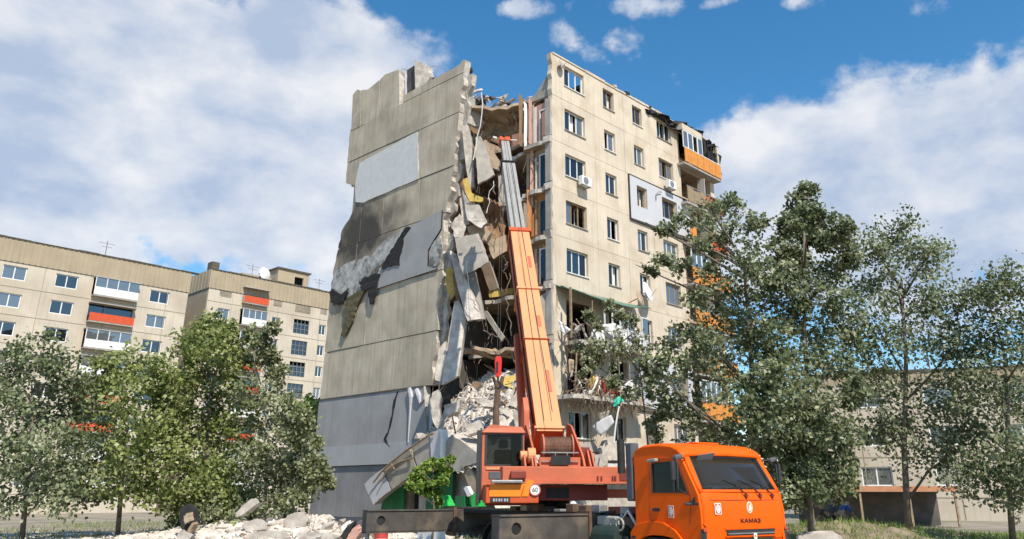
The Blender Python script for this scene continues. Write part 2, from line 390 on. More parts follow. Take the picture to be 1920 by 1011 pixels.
# narrow joint band under each storey line: a thin raised strip of the panels' lower lip
for z in (23.5, 20.1, 17.3, 13.87, 10.41):
    t0, t1 = lerp_tab(RT, z) + .25, lerp_tab(LT, z) - .3
    mb = MB(); k = t0
    while k < t1:
        e = min(t1, k + random.uniform(.5, 1.8)); mb.box(-.012, .05, k, e - .02, z - random.uniform(.015, .03), z + random.uniform(.015, .03)); k = e + random.choice((0, 0, .12))
    mb.build('storey_joint', 'joint', block)
# backing layer seen behind the torn edge
bk = jag_edge(RT, 7.5, 26.0, .28, 46)
gpanel([(t + .02 - .16, z) for t, z in bk] + [(17.0, 26.0), (17.0, 21.8), (15.6, 21.5), (15.6, 19.6), (16.6, 18.4), (17.2, 7.5)], .36, .72, ['broken', 'broken'], name='inner_leaf')
# a second, mid-grey skin for the ragged profile
for z0, z1, dt in ((8, 12.5, .05), (13, 16, -.1), (16.5, 20, .08), (20.5, 25.6, -.05)):
    ed = jag_edge(RT, z0, z1, .22, 12)
    gpanel([(t + dt - .28, z) for t, z in ed] + [(lerp_tab(RT, z1) + .6, z1), (lerp_tab(RT, z0) + .6, z0)], .345, .56, ['pale', 'pale'], name='broken_edge')
# parapet: right low strip, left tall panels with a broken top
gpanel([(5.3, 26.1), (5.2, 26.5), (5.15, 26.9), (5.4, 27.0), (5.6, 26.8), (6.1, 26.72), (9.2, 26.7), (9.2, 26.1)], -.02, .45, ['gable', 'broken'], name='parapet')
gpanel([(9.24, 26.1), (9.24, 26.68), (11.2, 26.6), (11.2, 26.1)], -.015, .4, ['gable', 'broken'], name='parapet')
for pts in ([Gp(748, 130), Gp(749, 198), Gp(712, 217), Gp(713, 149), Gp(722, 140)], [Gp(712, 150), Gp(711, 217), Gp(677, 236), Gp(678, 169), Gp(690, 168)], [Gp(677, 170), Gp(676, 236), Gp(659, 245), Gp(662, 178), Gp(670, 168)]):
    xo = random.uniform(-.05, .02)
    gpanel([(t, z) for t, z in pts], xo, .5, ['gable', 'broken'], name='parapet')
# blocks broken loose on the roof edge (things)
def slab(name, px, Y, thick, mats, label, cat='slab', amp=.10, n=5, push=(0.15, 1, .1), group=None, dY=None, parent=None, **kw):
    """a broken slab: its outline, its own distance and thickness"""
    Ys = Y if isinstance(Y, (list, tuple)) else [Y] * len(px)
    P = [at(u, v, y) for (u, v), y in zip(px, Ys)]
    c = sum(P, Vector()) / len(P); off = Vector(push).normalized() * thick * 1.35
    mb = MB().prism([q - c for q in jag(P, 4, amp * .5)], off, 0, 1)
    o = mb.build(name, mats, parent, label=label, cat=cat, group=group, **kw)
    o.location = c
    if name in ('concrete_slab', 'concrete_beam', 'rubble_slab'):      # bars torn out of the broken edges
        for i in range(random.randint(3, 6)):
            a = random.choice(P) - c + off * random.uniform(.2, .8); d = (a.normalized() + Vector((random.uniform(-.6, .6), random.uniform(-.4, .2), random.uniform(-.9, .3)))).normalized()
            q = a + d * random.uniform(.2, .5); MB().tube([a, q, q + Vector((random.uniform(-.15, .15), random.uniform(-.1, .1), -random.uniform(.1, .35)))], .014, 4).build('reinforcing_bar', 'rebar', o)
    return o
slab('concrete_slab', [(763, 180), (763, 132), (779, 122), (781, 172)], [47.6, 47.6, 47, 47], .25, ['roomdark', 'black'], 'dark narrow slab on the roof edge left of the leaning white slab', push=(.6, .8, 0), amp=.05)
slab('concrete_slab', [(779, 178), (777, 112), (790, 117), (803, 124), (806, 143), (792, 170)], [46.8, 46.8, 46.6, 46.4, 46.3, 46.5], .3, ['pale', 'broken'], 'white broken slab leaning upright on the roof edge of the end wall', push=(.6, .8, 0), amp=.07)
# white render patch, grey cladding sheet with torn corner
wp = [Gp(676, 306), Gp(700, 293), Gp(785, 247), Gp(785, 290), Gp(786, 336), Gp(690, 377), Gp(684, 381), Gp(668, 379), Gp(668, 340)]
gpanel([(p.x, p.y) for p in jag([Vector((t, z, 0)) for t, z in wp], 5, .035)], -.075, -.014, ['stucco', 'broken'], name='render_patch', label='white rendered patch')
gc = [Gp(772, 425), Gp(831, 395), Gp(829, 430), Gp(815, 452), Gp(805, 470), Gp(804, 500), Gp(822, 505), Gp(703, 544), Gp(706, 530), Gp(715, 505), Gp(745, 497), Gp(757, 440)]
gpanel(gc, -.11, -.016, ['greyclad', 'black'], name='cladding_sheet', label='torn grey cladding sheet')
gpanel([(p.x, p.y) for p in jag([Vector((*Gp(*q), 0)) for q in [(826, 442), (812, 458), (806, 480), (807, 503), (824, 498), (832, 470)]], 4, .06)], -.07, -.014, ['plaster', 'broken'], name='torn_render')
gpanel([(p.x, p.y) for p in jag([Vector((*Gp(*q), 0)) for q in [(760, 428), (745, 440), (718, 455), (700, 478), (660, 490), (632, 505), (622, 540), (640, 565), (668, 550), (700, 528), (712, 500), (745, 468)]], 6, .12)], -.06, -.014, ['plaster', 'plaster'], name='torn_render', label='torn whitish render')
def rag(px, x, mats, name, amp=.12, thick=.06, n=6, **kw):
    P = jag([Vector((x + random.uniform(-.03, .01), *Gp(*q, x))) for q in px], n, amp)
    P = [p + Vector((random.uniform(-.012, .006), 0, 0)) for p in P]
    return MB().prism(P, (thick, 0, 0)).build(name, mats, block, **kw)
rag([(760, 427), (771, 424), (756, 445), (748, 500), (714, 503), (722, 488), (738, 462)], -.16, 'black', 'torn_membrane', label='black torn membrane')
rag([(621, 540), (640, 552), (655, 540), (645, 566), (625, 573), (619, 560)], -.16, 'black', 'torn_membrane')
rag([(672, 528), (700, 514), (712, 512), (708, 535), (703, 570), (694, 572), (690, 545), (680, 545)], -.18, 'black', 'torn_membrane')
rag([(645, 566), (672, 545), (686, 540), (668, 575), (660, 605), (645, 632), (639, 628), (648, 595)], -.18, 'moss', 'hanging_insulation', label='mossy brown hanging insulation')
# lower grey storeys of the end wall
zl = 3.42
gpanel([(7.35, 3.42), (7.2, 5.2), (7.6, 7.44), (17.9, 7.44), (17.95, 3.42)], -.10, .36, ['greyclad', 'broken'], name='wall_panel', label='grey painted upper base storey')
mbl = MB(); mbl.box(-.13, -.1, 7.6, 17.9, 3.42, 4.55); mbl.build('cladding_band', 'greyband', block)
gpanel([(.5, .62), (.5, 3.38), (17.95, 3.38), (18, .62)], -.02, .36, ['greyclad2', 'broken'], name='wall_panel', label='dark grey lowest wall')
MB().box(-.06, .4, .5, 18.05, -.2, .6).build('plinth', 'plinth', block)
MB().box(-.14, .1, 7.6, 17.95, 7.40, 7.47).build('cornice', 'joint', block)
# zigzag crack of lost sealant and a white strip peeling off the grey storey
def gtube(px, x, r, m, name, n=4, **kw):
    return MB().tube([(x + random.uniform(-.02, .02), *Gp(*q, x)) for q in px], r, n).build(name, m, block, **kw)
cr_ = [(746, 734), (741, 748), (738, 765), (735, 782), (731, 800), (727, 812), (722, 822), (725, 832), (731, 838)]
P = [Vector((-.13, *Gp(u, v, -.13))) for u, v in cr_]; mb = MB()
for i in range(len(P) - 1):
    w = random.uniform(.06, .15); mb.prism([P[i] + Vector((0, w, 0)), P[i] - Vector((0, w * .5, 0)), P[i + 1] - Vector((0, w * .6, 0)), P[i + 1] + Vector((0, w * .8, 0))], (.02, 0, 0))
mb.build('wall_crack', 'black', block)
for px in ([(768, 728), (771, 745), (770, 760), (768, 790), (765, 830)], [(781, 730), (786, 742), (788, 756), (795, 748), (797, 736)], [(808, 745), (810, 780), (806, 820)]):
    gtube(px, -.16, [.12, .13, .07, .05, .03][:len(px)], 'insul', 'peeling_strip', 5)

# ---------------------------------------------------------------- front: panels with window openings
ZC = [25.2, 22.35, 19.5, 16.65, 13.85, 11.05, 8.1, 5.2]
FZ = [23.55, 20.70, 17.88, 15.08, 12.28, 9.35, 6.55, 3.70]
TOPZ = [26.2] + FZ[:-1]
BAYS = [(2.15, 6.05), (6.05, 9.0), (9.0, 11.75), (11.75, 14.85), (14.85, 19.7)]
WINS = [(3.25, 5.08, 3), (6.95, 8.05, 2), (10.0, 11.05, 2), (12.75, 14.45, 3), None]
def window(s0, s1, z0, z1, n, y=.16, parent=None, glassy='glass', missing=(), curtain=False, tilt=None, fw=.06):
    """frame with mullions, one pane per sash; a missing pane leaves the dark room open"""
    mb = MB(); d = .07
    mb.box(s0, s1, y, y + d, z0, z0 + fw).box(s0, s1, y, y + d, z1 - fw, z1)
    w = (s1 - s0) / n
    for k in range(n + 1):
        c = s0 + w * k; a = c - fw / 2 if 0 < k < n else (c if k == 0 else c - fw)
        mb.box(a, a + fw, y + .002, y + d - .002, z0 + fw, z1 - fw)
    o = mb.build('window', random.choice(('pvc', 'pvc', 'pvc', 'wood')), parent or block)
    for k in range(n):
        a = s0 + w * k + fw / 2 + .01; b = s0 + w * (k + 1) - fw / 2 - .01
        if k in missing:
            if tilt is not None:      # sash swung inwards
                q = MB(); dx = (b - a); h = Vector((a, y + .08, 0)); e = h + Vector((dx * math.cos(tilt), dx * math.sin(tilt), 0))
                q.beam((h.x, h.y, z0 + fw), (h.x, h.y, z1 - fw), .05, .04, up=(1, 0, 0)).beam((e.x, e.y, z0 + fw), (e.x, e.y, z1 - fw), .05, .04, up=(1, 0, 0))
                q.beam((h.x, h.y, z1 - fw - .03), (e.x, e.y, z1 - fw - .03), .04, .05).beam((h.x, h.y, z0 + fw + .03), (e.x, e.y, z0 + fw + .03), .04, .05)
                q.build('open_sash', 'pvc', o)
            continue
        MB().box(a, b, y + .025, y + .035, z0 + fw, z1 - fw).build('pane', glassy if isinstance(glassy, str) else random.choice(glassy), o)
    if curtain:
        k = random.randrange(n); a = s0 + w * k; mb = MB(); pts = []
        m_ = 9
        for i in range(m_ + 1): pts.append((a + w * i / m_, y + .2 + .05 * (i % 2)))
        for i in range(m_): mb.add([(pts[i][0], pts[i][1], z0 + .05), (pts[i + 1][0], pts[i + 1][1], z0 + .05), (pts[i + 1][0], pts[i + 1][1], z1 - .05), (pts[i][0], pts[i][1], z1 - .05)], [(0, 1, 2, 3)])
        mb.build('curtain', 'curtain', o)
    return o
for r in range(8):
    for b, (s0, s1) in enumerate(BAYS):
        zb, zt = FZ[r] + .01, TOPZ[r] - .01
        if r == 0: zt = 26.2
        if b == 4:
            outer = [(s0 + .01, zb), (s1, zb), (s1, zt), (s0 + .01, zt)]; hole = [(s0 + .5, zb + .12), (s1 - .5, zb + .12), (s1 - .5, zb + 2.35), (s0 + .5, zb + 2.35)]
        else:
            w0, w1, n = WINS[b]; zc = ZC[r] - (0.0 if b < 1 else .04 * b) + (.25 if b == 1 and r < 3 else 0) * 0
            h = .68 if b in (0, 3) else .66
            hole = [(w0, zc - h), (w1, zc - h), (w1, zc + h), (w0, zc + h)]
            if b == 0:
                le = [(2.12 + random.uniform(-.07, .07), zb + (zt - zb) * k / 8) for k in range(9)]
                outer = le[::-1] + [(s1 - .008, zb), (s1 - .008, zt)]; outer = [(s1 - .008, zb), (s1 - .008, zt)] + le[::-1]
            else: outer = [(s0 + .008, zb), (s1 - .008, zb), (s1 - .008, zt), (s0 + .008, zt)]
        if r in (5, 6) and b < 2:
            hole = [(w0 - .1, zb + .25), (w1 + .35, zb + .25), (w1 + .35, zb + 2.3), (w0 - .1, zb + 2.3)]
        yo = random.uniform(-.008, .008)
        MB().holed(outer, [hole], lambda s, z: (s, yo, z), (0, .32, 0), 0, 0).build('wall_panel', ['facade', 'broken'], block)
        if b < 4 and not (r in (5, 6) and b < 2):
            mis = (); cur = random.random() < .75; gl = random.choice((['glass', 'glass2'], ['glass2'], ['glass', 'glass3'])); tl = None
            if (r, b) in ((0, 0), (0, 1), (1, 0), (1, 1), (4, 1), (2, 2), (3, 0), (3, 1), (1, 3), (7, 0), (7, 1), (0, 3), (4, 2)):
                mis = (random.randrange(n) if n == 2 else 1,); tl = random.choice((None, R(60), R(75)))
                if (r, b) in ((0, 0), (3, 0)): mis = (1, 2)
                if (r, b) in ((3, 1), (0, 1)): mis = (1,)
            window(w0 + .005, w1 - .005, zc - h + .005, zc + h - .005, n, glassy=gl, missing=mis, curtain=cur, tilt=tl)
            MB().box(w0 - .05, w1 + .05, -.07, .15, zc - h - .045, zc - h - .002).build('window_sill', 'concrete' if (r + b) % 2 else 'pvc', block)
MB().box(2.15, 19.7, -.1, .32, .9, 3.68).build('base_wall', 'pale', block)
MB().box(2.15, 19.75, -.16, .3, -.2, .88).build('plinth', 'concrete', block)
gw = MB().box(7.45, 8.65, -.14, -.103, 2.35, 3.0).build('basement_window', 'wood', block)
for k in range(5): MB().box(7.5 + k * .24, 7.53 + k * .24, -.18, -.145, 2.35, 3.0).build('bar', 'steel', gw)
# thin capping along the roof edge, with the torn black felt at the far end
mb = MB(); s = 2.2
while s < 19.6:
    e = s + random.uniform(.8, 2.2); mb.box(s, min(e, 19.7) - .03, -.05, .4, 26.2 + random.uniform(0, .05), 26.34 + random.uniform(-.06, .05)); s = e
mb.build('roof_capping', 'facade', block)
def crumple(px, y, thick, mats, name, n=14, amp=.3, seed=0, **kw):
    """a torn sheet of felt: a grid between two edges, crumpled"""
    top, bot = px; rd = random.Random(seed); vs = []; m_ = 5
    for i in range(n + 1):
        f = i / n
        def on(e):
            k = f * (len(e) - 1); a = int(min(k, len(e) - 2)); q = k - a; return Vector((*e[a], 0)).lerp(Vector((*e[a + 1], 0)), q)
        A = on(top); B = on(bot)
        for j in range(m_ + 1):
            q = A.lerp(B, j / m_); s, z = Fp(q.x, q.y, y)
            vs.append((s + rd.uniform(-amp, amp) * .5, y + rd.uniform(-amp, amp), z + rd.uniform(-amp, amp) * .4))
    fs = [(i * (m_ + 1) + j, (i + 1) * (m_ + 1) + j, (i + 1) * (m_ + 1) + j + 1, i * (m_ + 1) + j + 1) for i in range(n) for j in range(m_)]
    o = MB().add(vs, fs).build(name, mats, block, **kw); md = o.modifiers.new('solid', 'SOLIDIFY'); md.thickness = thick; return o
crumple(([(1240, 212), (1262, 226), (1290, 235), (1308, 242), (1322, 262), (1338, 266), (1342, 276)], [(1238, 222), (1262, 240), (1285, 254), (1305, 262), (1318, 275), (1330, 280), (1338, 280)]), -.3, .04, 'felt', 'torn_roofing', 18, .28, 1, label='torn black roofing felt')
crumple(([(1212, 204), (1222, 206), (1242, 216)], [(1212, 210), (1224, 216), (1242, 224)]), -.1, .04, 'felt', 'torn_roofing', 6, .2, 2)
crumple(([(1322, 285), (1332, 284), (1350, 292)], [(1322, 308), (1335, 318), (1352, 330)]), -.5, .03, 'felt', 'torn_roofing', 6, .12, 4)
for k in range(26):
    s = random.uniform(2.5, 19); z = 26.3 + random.uniform(0, .1); w = random.uniform(.05, .22)
    if k < 18 or s > 9: MB().obox((s, random.uniform(.0, .35), z), Vector((w, 0, .03)), Vector((0, w * .6, 0)), Vector((-.02, 0, w * .5))).build('roof_fragment', random.choice(('felt', 'broken', 'concrete')), block)
MB().box(6.2, 19.6, .33, 17, 25.95, 26.18).build('roof_slab', 'felt', block)

# ---------------------------------------------------------------- floors, inner walls, back of the block
for k, fz in enumerate(FZ):
    MB().box(6.05, 19.5, .33, 17.0, fz - .2, fz).build('floor_slab', 'tan', block)
    # the room at the tear: a ragged slab that stops short of the lost corner
    if k == 0: continue
    ed = [(2.35 + random.uniform(-.15, .35), 2.2 + (7.0 - 2.2) * j / 9) for j in range(10)]
    MB().prism([(s, t, fz - .22) for s, t in ed] + [(6.04, 7.1, fz - .22), (6.04, 2.2, fz - .22)], (0, 0, .22), 0, 1).build('floor_slab', ['tan', 'broken'], block)
    ed = [(2.05 + random.uniform(-.25, .15), t) for t in (.02, .3, .7, 1.1, 1.5, 1.9, 2.2)]
    MB().prism([(s, t, fz - .24) for s, t in ed] + [(6.0, 2.19, fz - .24), (6.0, .33, fz - .24), (2.6, .33, fz - .24), (2.6, .02, fz - .24)], (0, 0, .24), 0, 1).build('floor_slab', ['tan', 'broken'], block)
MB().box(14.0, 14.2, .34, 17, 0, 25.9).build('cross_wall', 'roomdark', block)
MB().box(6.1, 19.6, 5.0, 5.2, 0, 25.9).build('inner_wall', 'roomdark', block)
MB().box(.8, 19.7, 17.0, 17.3, 0, 23.4).build('rear_wall', 'facade', block)
MB().box(19.4, 19.7, .34, 17, 0, 26.1).build('end_wall', 'facade', block)
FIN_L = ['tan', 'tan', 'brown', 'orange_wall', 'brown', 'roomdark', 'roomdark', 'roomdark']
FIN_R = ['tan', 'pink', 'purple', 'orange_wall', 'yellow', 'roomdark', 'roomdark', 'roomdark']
for k in range(8):
    z0, z1 = FZ[k] + .003, (TOPZ[k] - .23)
    if k == 0:
        for (nm, fin, pts, off) in (('partition_wall', 'brown', [(.9, z0), (.95, 25.0), (1.6, 25.4), (2.4, 25.0), (3.3, 25.35), (4.2, 24.9), (5.0, 25.2), (6.0, 25.0), (6.0, z0)], 0),): MB().prism([(s, 7.2, z) for s, z in pts], (0, .15, 0), 0, 1).build(nm, [fin, 'broken'], block)
        MB().prism([(6.04, 2.3, z0), (6.04, 2.4, 25.0), (6.04, 3.4, 25.5), (6.04, 4.4, 25.2), (6.04, 7.1, 25.4), (6.04, 7.1, z0)], (.08, 0, 0), 0, 1).build('partition_wall', ['pink', 'broken'], block)
        continue
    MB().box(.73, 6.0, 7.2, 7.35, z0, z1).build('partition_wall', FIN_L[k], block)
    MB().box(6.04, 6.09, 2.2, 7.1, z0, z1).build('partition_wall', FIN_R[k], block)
    # cross wall at the tear with its door and window
    zt = z1
    mb = MB().holed([(.34, z0), (2.2, z0), (2.2, zt), (.34, zt)], [[(.62, z0 + .25), (1.15, z0 + .25), (1.15, z0 + 2.2), (.62, z0 + 2.2)]], lambda t, z: (2.36, t, z), (.16, 0, 0), 0, 0)
    mb.build('cross_wall', ['facade', 'pink', 'tan', 'orange_wall', 'brown', 'dkbrown', 'concrete', 'concrete'][k], block)
    f = MB().box(2.33, 2.40, .6, .68, z0 + .22, z0 + 2.23).box(2.33, 2.40, 1.1, 1.18, z0 + .22, z0 + 2.23).box(2.33, 2.40, .68, 1.1, z0 + 2.15, z0 + 2.23).build('door_frame', 'pvc' if k in (1, 2, 4) else 'wood', block)
    if k in (2, 4, 5, 3): MB().box(2.37, 2.385, .68, 1.1, z0 + .22, z0 + 2.15).build('pane', 'glass3', f)
    MB().box(2.0, 2.33, .02, .42, z0 + .27, zt - .03).build('pillar', 'concrete', block)
    # torn strips of wallpaper, pipes and lath hanging at the edge
    for j in range(3):
        t = 1.35 + j * .28 + random.uniform(-.05, .05)
        MB().box(2.28 - .02 * j, 2.33, t, t + random.uniform(.1, .24), z0 + random.uniform(-.3, .3), zt - random.uniform(-.2, .5)).build('wallpaper_strip', random.choice(('pink', 'curtain', 'pvc', 'tan', FIN_R[k])), block)
    MB().prism([(1.98 + random.uniform(-.1, .05), .01, z0 - .2), (2.35, .01, z0 - .2), (2.35, .01, z0 + .25), (1.9 + random.uniform(0, .1), .01, z0 + .2)], (0, .5, 0), 0, 1).build('slab_stub', ['concrete', 'broken'], block)
# triangular remnant of the top cross wall and the pillar beside it
P = [Fp(1040, 106), Fp(1037, 184), Fp(1040, 106)]
q = [Vector((2.3, *Gp(*p, 2.3))) for p in [(1034, 110), (1030, 135), (1020, 150), (1003, 178), (985, 188), (990, 194), (1036, 176)]]
MB().prism(q, (.25, 0, 0), 0, 1).build('cross_wall', ['concrete', 'broken'], block)
# sagging remains of the top ceiling
def sag(px, Y0, Y1, mats, name, label, cat='slab', n=10, th=.18, amp=.12, seed=3):
    rd = random.Random(seed); top, bot = px; vs = []; m_ = 6
    def on(e, f):
        k = f * (len(e) - 1); a = int(min(k, len(e) - 2)); return Vector((*e[a], 0)).lerp(Vector((*e[a + 1], 0)), k - a)
    for i in range(n + 1):
        A = on(top, i / n); B = on(bot, i / n)
        for j in range(m_ + 1):
            f = j / m_; q = A.lerp(B, f); vs.append(at(q.x, q.y, Y0 + (Y1 - Y0) * f + .8 * math.sin(f * 3.14)) + Vector((rd.uniform(-amp, amp), rd.uniform(-amp, amp), rd.uniform(-amp, amp))))
    c = sum(vs, Vector()) / len(vs); vs = [v - c for v in vs]
    fs = [(i * (m_ + 1) + j, (i + 1) * (m_ + 1) + j, (i + 1) * (m_ + 1) + j + 1, i * (m_ + 1) + j + 1) for i in range(n) for j in range(m_)]
    o = MB().add(vs, fs).build(name, mats, None, label=label, cat=cat); o.location = c
    md = o.modifiers.new('solid', 'SOLIDIFY'); md.thickness = th; return o
sag(([(885, 196), (915, 200), (950, 202), (985, 190), (1005, 186)], [(905, 268), (925, 262), (955, 258), (978, 250), (984, 244)]), 43.4, 45.4, 'tan', 'ceiling_slab', 'curved tan ceiling slab sagging across the top of the gap')
sag(([(922, 285), (945, 284), (965, 280), (990, 272)], [(930, 305), (948, 305), (968, 306), (985, 304)]), 43.8, 45.2, 'tan', 'ceiling_slab', 'smaller tan ceiling piece below the boom tip level', seed=5)
sag(([(865, 652), (890, 650), (930, 656), (978, 650)], [(868, 664), (900, 670), (940, 672), (978, 668)]), 43.4, 44.6, 'tan', 'ceiling_slab', 'thin dusty ceiling slab hanging low above the rubble', seed=6)
sag(([(905, 372), (925, 372), (940, 385)], [(915, 470), (935, 470), (948, 462)]), 43.6, 43.9, 'brown', 'fallen_partition', 'orange brown partition tilted beside the grey boom', cat='partition', seed=8, th=.12)

# ---------------------------------------------------------------- hanging and leaning slabs of the tear
S = slab
S('concrete_slab', [(873, 166), (880, 168), (893, 196), (905, 225), (897, 238), (880, 232)], [43.5, 43.5, 43.9, 44.2, 44.2, 43.6], .3, ['concrete', 'pale'], 'triangular dusty slab at the very top of the torn edge', push=(.3, 1, 0))
S('concrete_slab', [(866, 236), (876, 233), (884, 262), (887, 300), (889, 352), (880, 352), (872, 300)], 43.1, .3, ['pale', 'broken'], 'long narrow pale slab hanging along the upper torn edge')
S('concrete_slab', [(891, 258), (900, 254), (913, 285), (926, 328), (896, 346), (893, 300)], [42.8, 42.8, 42.7, 42.4, 42.2, 42.5], .35, ['concrete', 'pale'], 'grey slab hanging point down beside the boom tip', push=(.1, 1, .25))
S('insulation_board', [(868, 338), (876, 333), (884, 362), (906, 371), (904, 378), (880, 378), (872, 360)], 42.7, .15, ['yellow', 'yellow'], 'yellow insulation board wedged under the hanging slabs', cat='board', amp=.05)
S('concrete_slab', [(866, 352), (880, 380), (898, 384), (912, 418), (902, 428), (876, 412)], [42.9, 42.6, 42.4, 42.3, 42.3, 42.7], .3, ['pale', 'broken'], 'pale triangular chunk below the yellow board', amp=.08)
S('concrete_slab', [(853, 447), (893, 438), (903, 462), (913, 493), (890, 507), (868, 516), (858, 480)], [42, 42, 41.9, 41.7, 41.7, 41.7, 41.9], .45, ['concrete', 'pale'], 'big square slab hanging tilted left of the orange boom', push=(.15, 1, .35), amp=.06)
S('concrete_slab', [(843, 470), (853, 474), (872, 520), (890, 560), (903, 598), (876, 602), (858, 540)], [42.8, 42.8, 42.5, 42.2, 42, 42, 42.4], .32, ['pale', 'broken'], 'long pale slab leaning below the big square slab', amp=.05)
S('concrete_slab', [(868, 520), (890, 508), (908, 598), (892, 602)], [43.3, 43.3, 42.7, 42.7], .3, ['concrete', 'concrete'], 'shaded slab behind the long leaning pale slab', amp=.05)
S('concrete_slab', [(852, 565), (860, 563), (874, 592), (866, 650), (858, 705), (828, 722), (838, 650)], [42.8, 42.8, 42.6, 42.1, 41.7, 41.7, 42.2], .35, ['pale', 'broken'], 'tall pale slab standing on the rubble at the torn edge', amp=.05)
S('concrete_beam', [(905, 585), (912, 582), (946, 632), (940, 640)], [43, 43, 43.8, 43.8], .25, ['concrete', 'broken'], 'grey beam fallen diagonally in the dark room', cat='beam', amp=.04)
S('wood_panel', [(836, 505), (848, 500), (858, 545), (846, 562), (836, 540)], 43.3, .12, ['yellow', 'brown'], 'brown wooden panel stuck behind the leaning slabs', cat='panel', amp=.05)
S('concrete_slab', [(822, 655), (834, 640), (838, 690), (828, 715), (815, 712)], 42.0, .3, ['pale', 'broken'], 'narrow white slab propped at the foot of the torn edge', amp=.07)
S('concrete_slab', [(846, 420), (862, 400), (874, 425), (868, 448), (852, 446)], 42.9, .4, ['broken', 'concrete'], 'small crumbled chunk above the big square slab', amp=.12)
S('insulation_board', [(915, 546), (962, 540), (962, 552), (918, 558)], 45.0, .1, ['yellow', 'yellow'], 'bright yellow strip in the dark room behind the boom', cat='board', amp=.03)
S('insulation_board', [(940, 708), (982, 702), (984, 745), (960, 728), (944, 722)], [42.5, 42.5, 41.8, 41.9, 42.2], .12, ['yellow', 'pale'], 'yellowish foam board on top of the rubble beside the boom', cat='board', amp=.07)
S('concrete_slab', [(900, 268), (912, 262), (936, 300), (934, 318), (918, 312)], 43.6, .3, ['tan', 'pale'], 'tan slab fragment left of the boom head', amp=.1)
S('concrete_slab', [(934, 330), (946, 326), (948, 392), (936, 398)], 44.0, .3, ['concrete', 'pale'], 'narrow grey slab standing behind the grey boom section', amp=.06)
S('concrete_slab', [(876, 425), (905, 418), (920, 436), (912, 452), (882, 446)], 43.0, .4, ['tan', 'pale'], 'tan broken slab lying over the big square slab', amp=.1)
S('concrete_slab', [(912, 452), (948, 440), (952, 470), (925, 486)], 43.5, .4, ['tan', 'brown'], 'tan slab tilted behind the top of the orange boom', amp=.08)
S('concrete_slab', [(900, 496), (918, 490), (934, 540), (918, 546)], 43.4, .35, ['dkbrown', 'concrete'], 'dark slab standing in the middle of the torn rooms', amp=.06)
S('concrete_slab', [(862, 372), (872, 366), (880, 420), (868, 424)], 43.0, .35, ['pale', 'broken'], 'upright pale strip left of the pale triangular chunk', amp=.06)
S('concrete_slab', [(848, 515), (858, 512), (866, 560), (856, 566)], 43.2, .35, ['brown', 'wood'], 'brown strip between the end wall and the long leaning slab', amp=.06)
S('concrete_slab', [(985, 505), (1000, 500), (1004, 590), (990, 600)], 42.5, .4, ['concrete', 'broken'], 'grey wall piece just right of the orange boom', amp=.06)
S('concrete_slab', [(1003, 560), (1026, 548), (1034, 640), (1016, 655)], 41.4, .4, ['concrete', 'broken'], 'tall grey wall piece at the torn corner of the front below the fifth window', amp=.06)
S('concrete_slab', [(1016, 660), (1036, 655), (1040, 735), (1026, 745)], 41.2, .4, ['dkbrown', 'broken'], 'brownish wall piece low at the torn corner of the front', amp=.06)
# brick infill and lath remains along the right side of the gap
for (u, v, w, h, c) in [(992, 395, 9, 40, 'orange_wall'), (986, 420, 8, 40, 'wood'), (997, 330, 6, 60, 'pink'), (985, 235, 5, 44, 'pvc'), (994, 228, 6, 44, 'pink'), (976, 225, 6, 50, 'brown')]:
    S('wall_fragment', [(u - w / 2, v - h), (u + w / 2, v - h * .9), (u + w / 2, v + h), (u - w / 2, v + h * .9)], 42.2, .12, [c, c], {'orange_wall': 'orange torn wall fragment', 'wood': 'splintered lath panel', 'pink': 'narrow pink wallpaper fragment', 'pvc': 'white pipe casing fragment', 'brown': 'brown wallpaper fragment'}[c] + (' low in the gap right of the boom' if v > 300 else ' high in the gap right of the boom tip'), cat='fragment', amp=.06)
# cables and reinforcing bars dangling in the gap
for k, (u0, v0, u1, v1, Y, r, m_, lab) in enumerate([
    (905, 175, 890, 300, 42.6, .035, 'curtain', 'pale cable hanging across the topmost slabs'), (935, 345, 945, 410, 42.4, .02, 'wire', 'thin cable beside the grey boom section'),
    (925, 340, 912, 400, 42.3, .02, 'pvc', 'white cable dangling under the pointed slab'), (876, 490, 884, 560, 41.5, .025, 'curtain', 'pale bent bar over the long leaning slab'),
    (884, 560, 897, 585, 41.5, .02, 'rebar', 'short rebar end below the long leaning slab'), (948, 560, 962, 630, 42.0, .03, 'rebar', 'dark wire bundle left of the orange boom'),
    (905, 620, 935, 632, 42.0, .03, 'rebar', 'rebar sticking out of the low ceiling slab'), (930, 230, 932, 250, 43, .02, 'wire', 'short wire at the sagging ceiling')]):
    a, b = at(u0, v0, Y), at(u1, v1, Y); pts = [a.lerp(b, f / 6) + Vector((random.uniform(-.12, .12), random.uniform(-.1, .1), 0)) for f in range(7)]
    c = pts[0].copy(); o = MB().tube([p - c for p in pts], r, 5).build('cable', m_, None, label=lab, cat='cable'); o.location = c

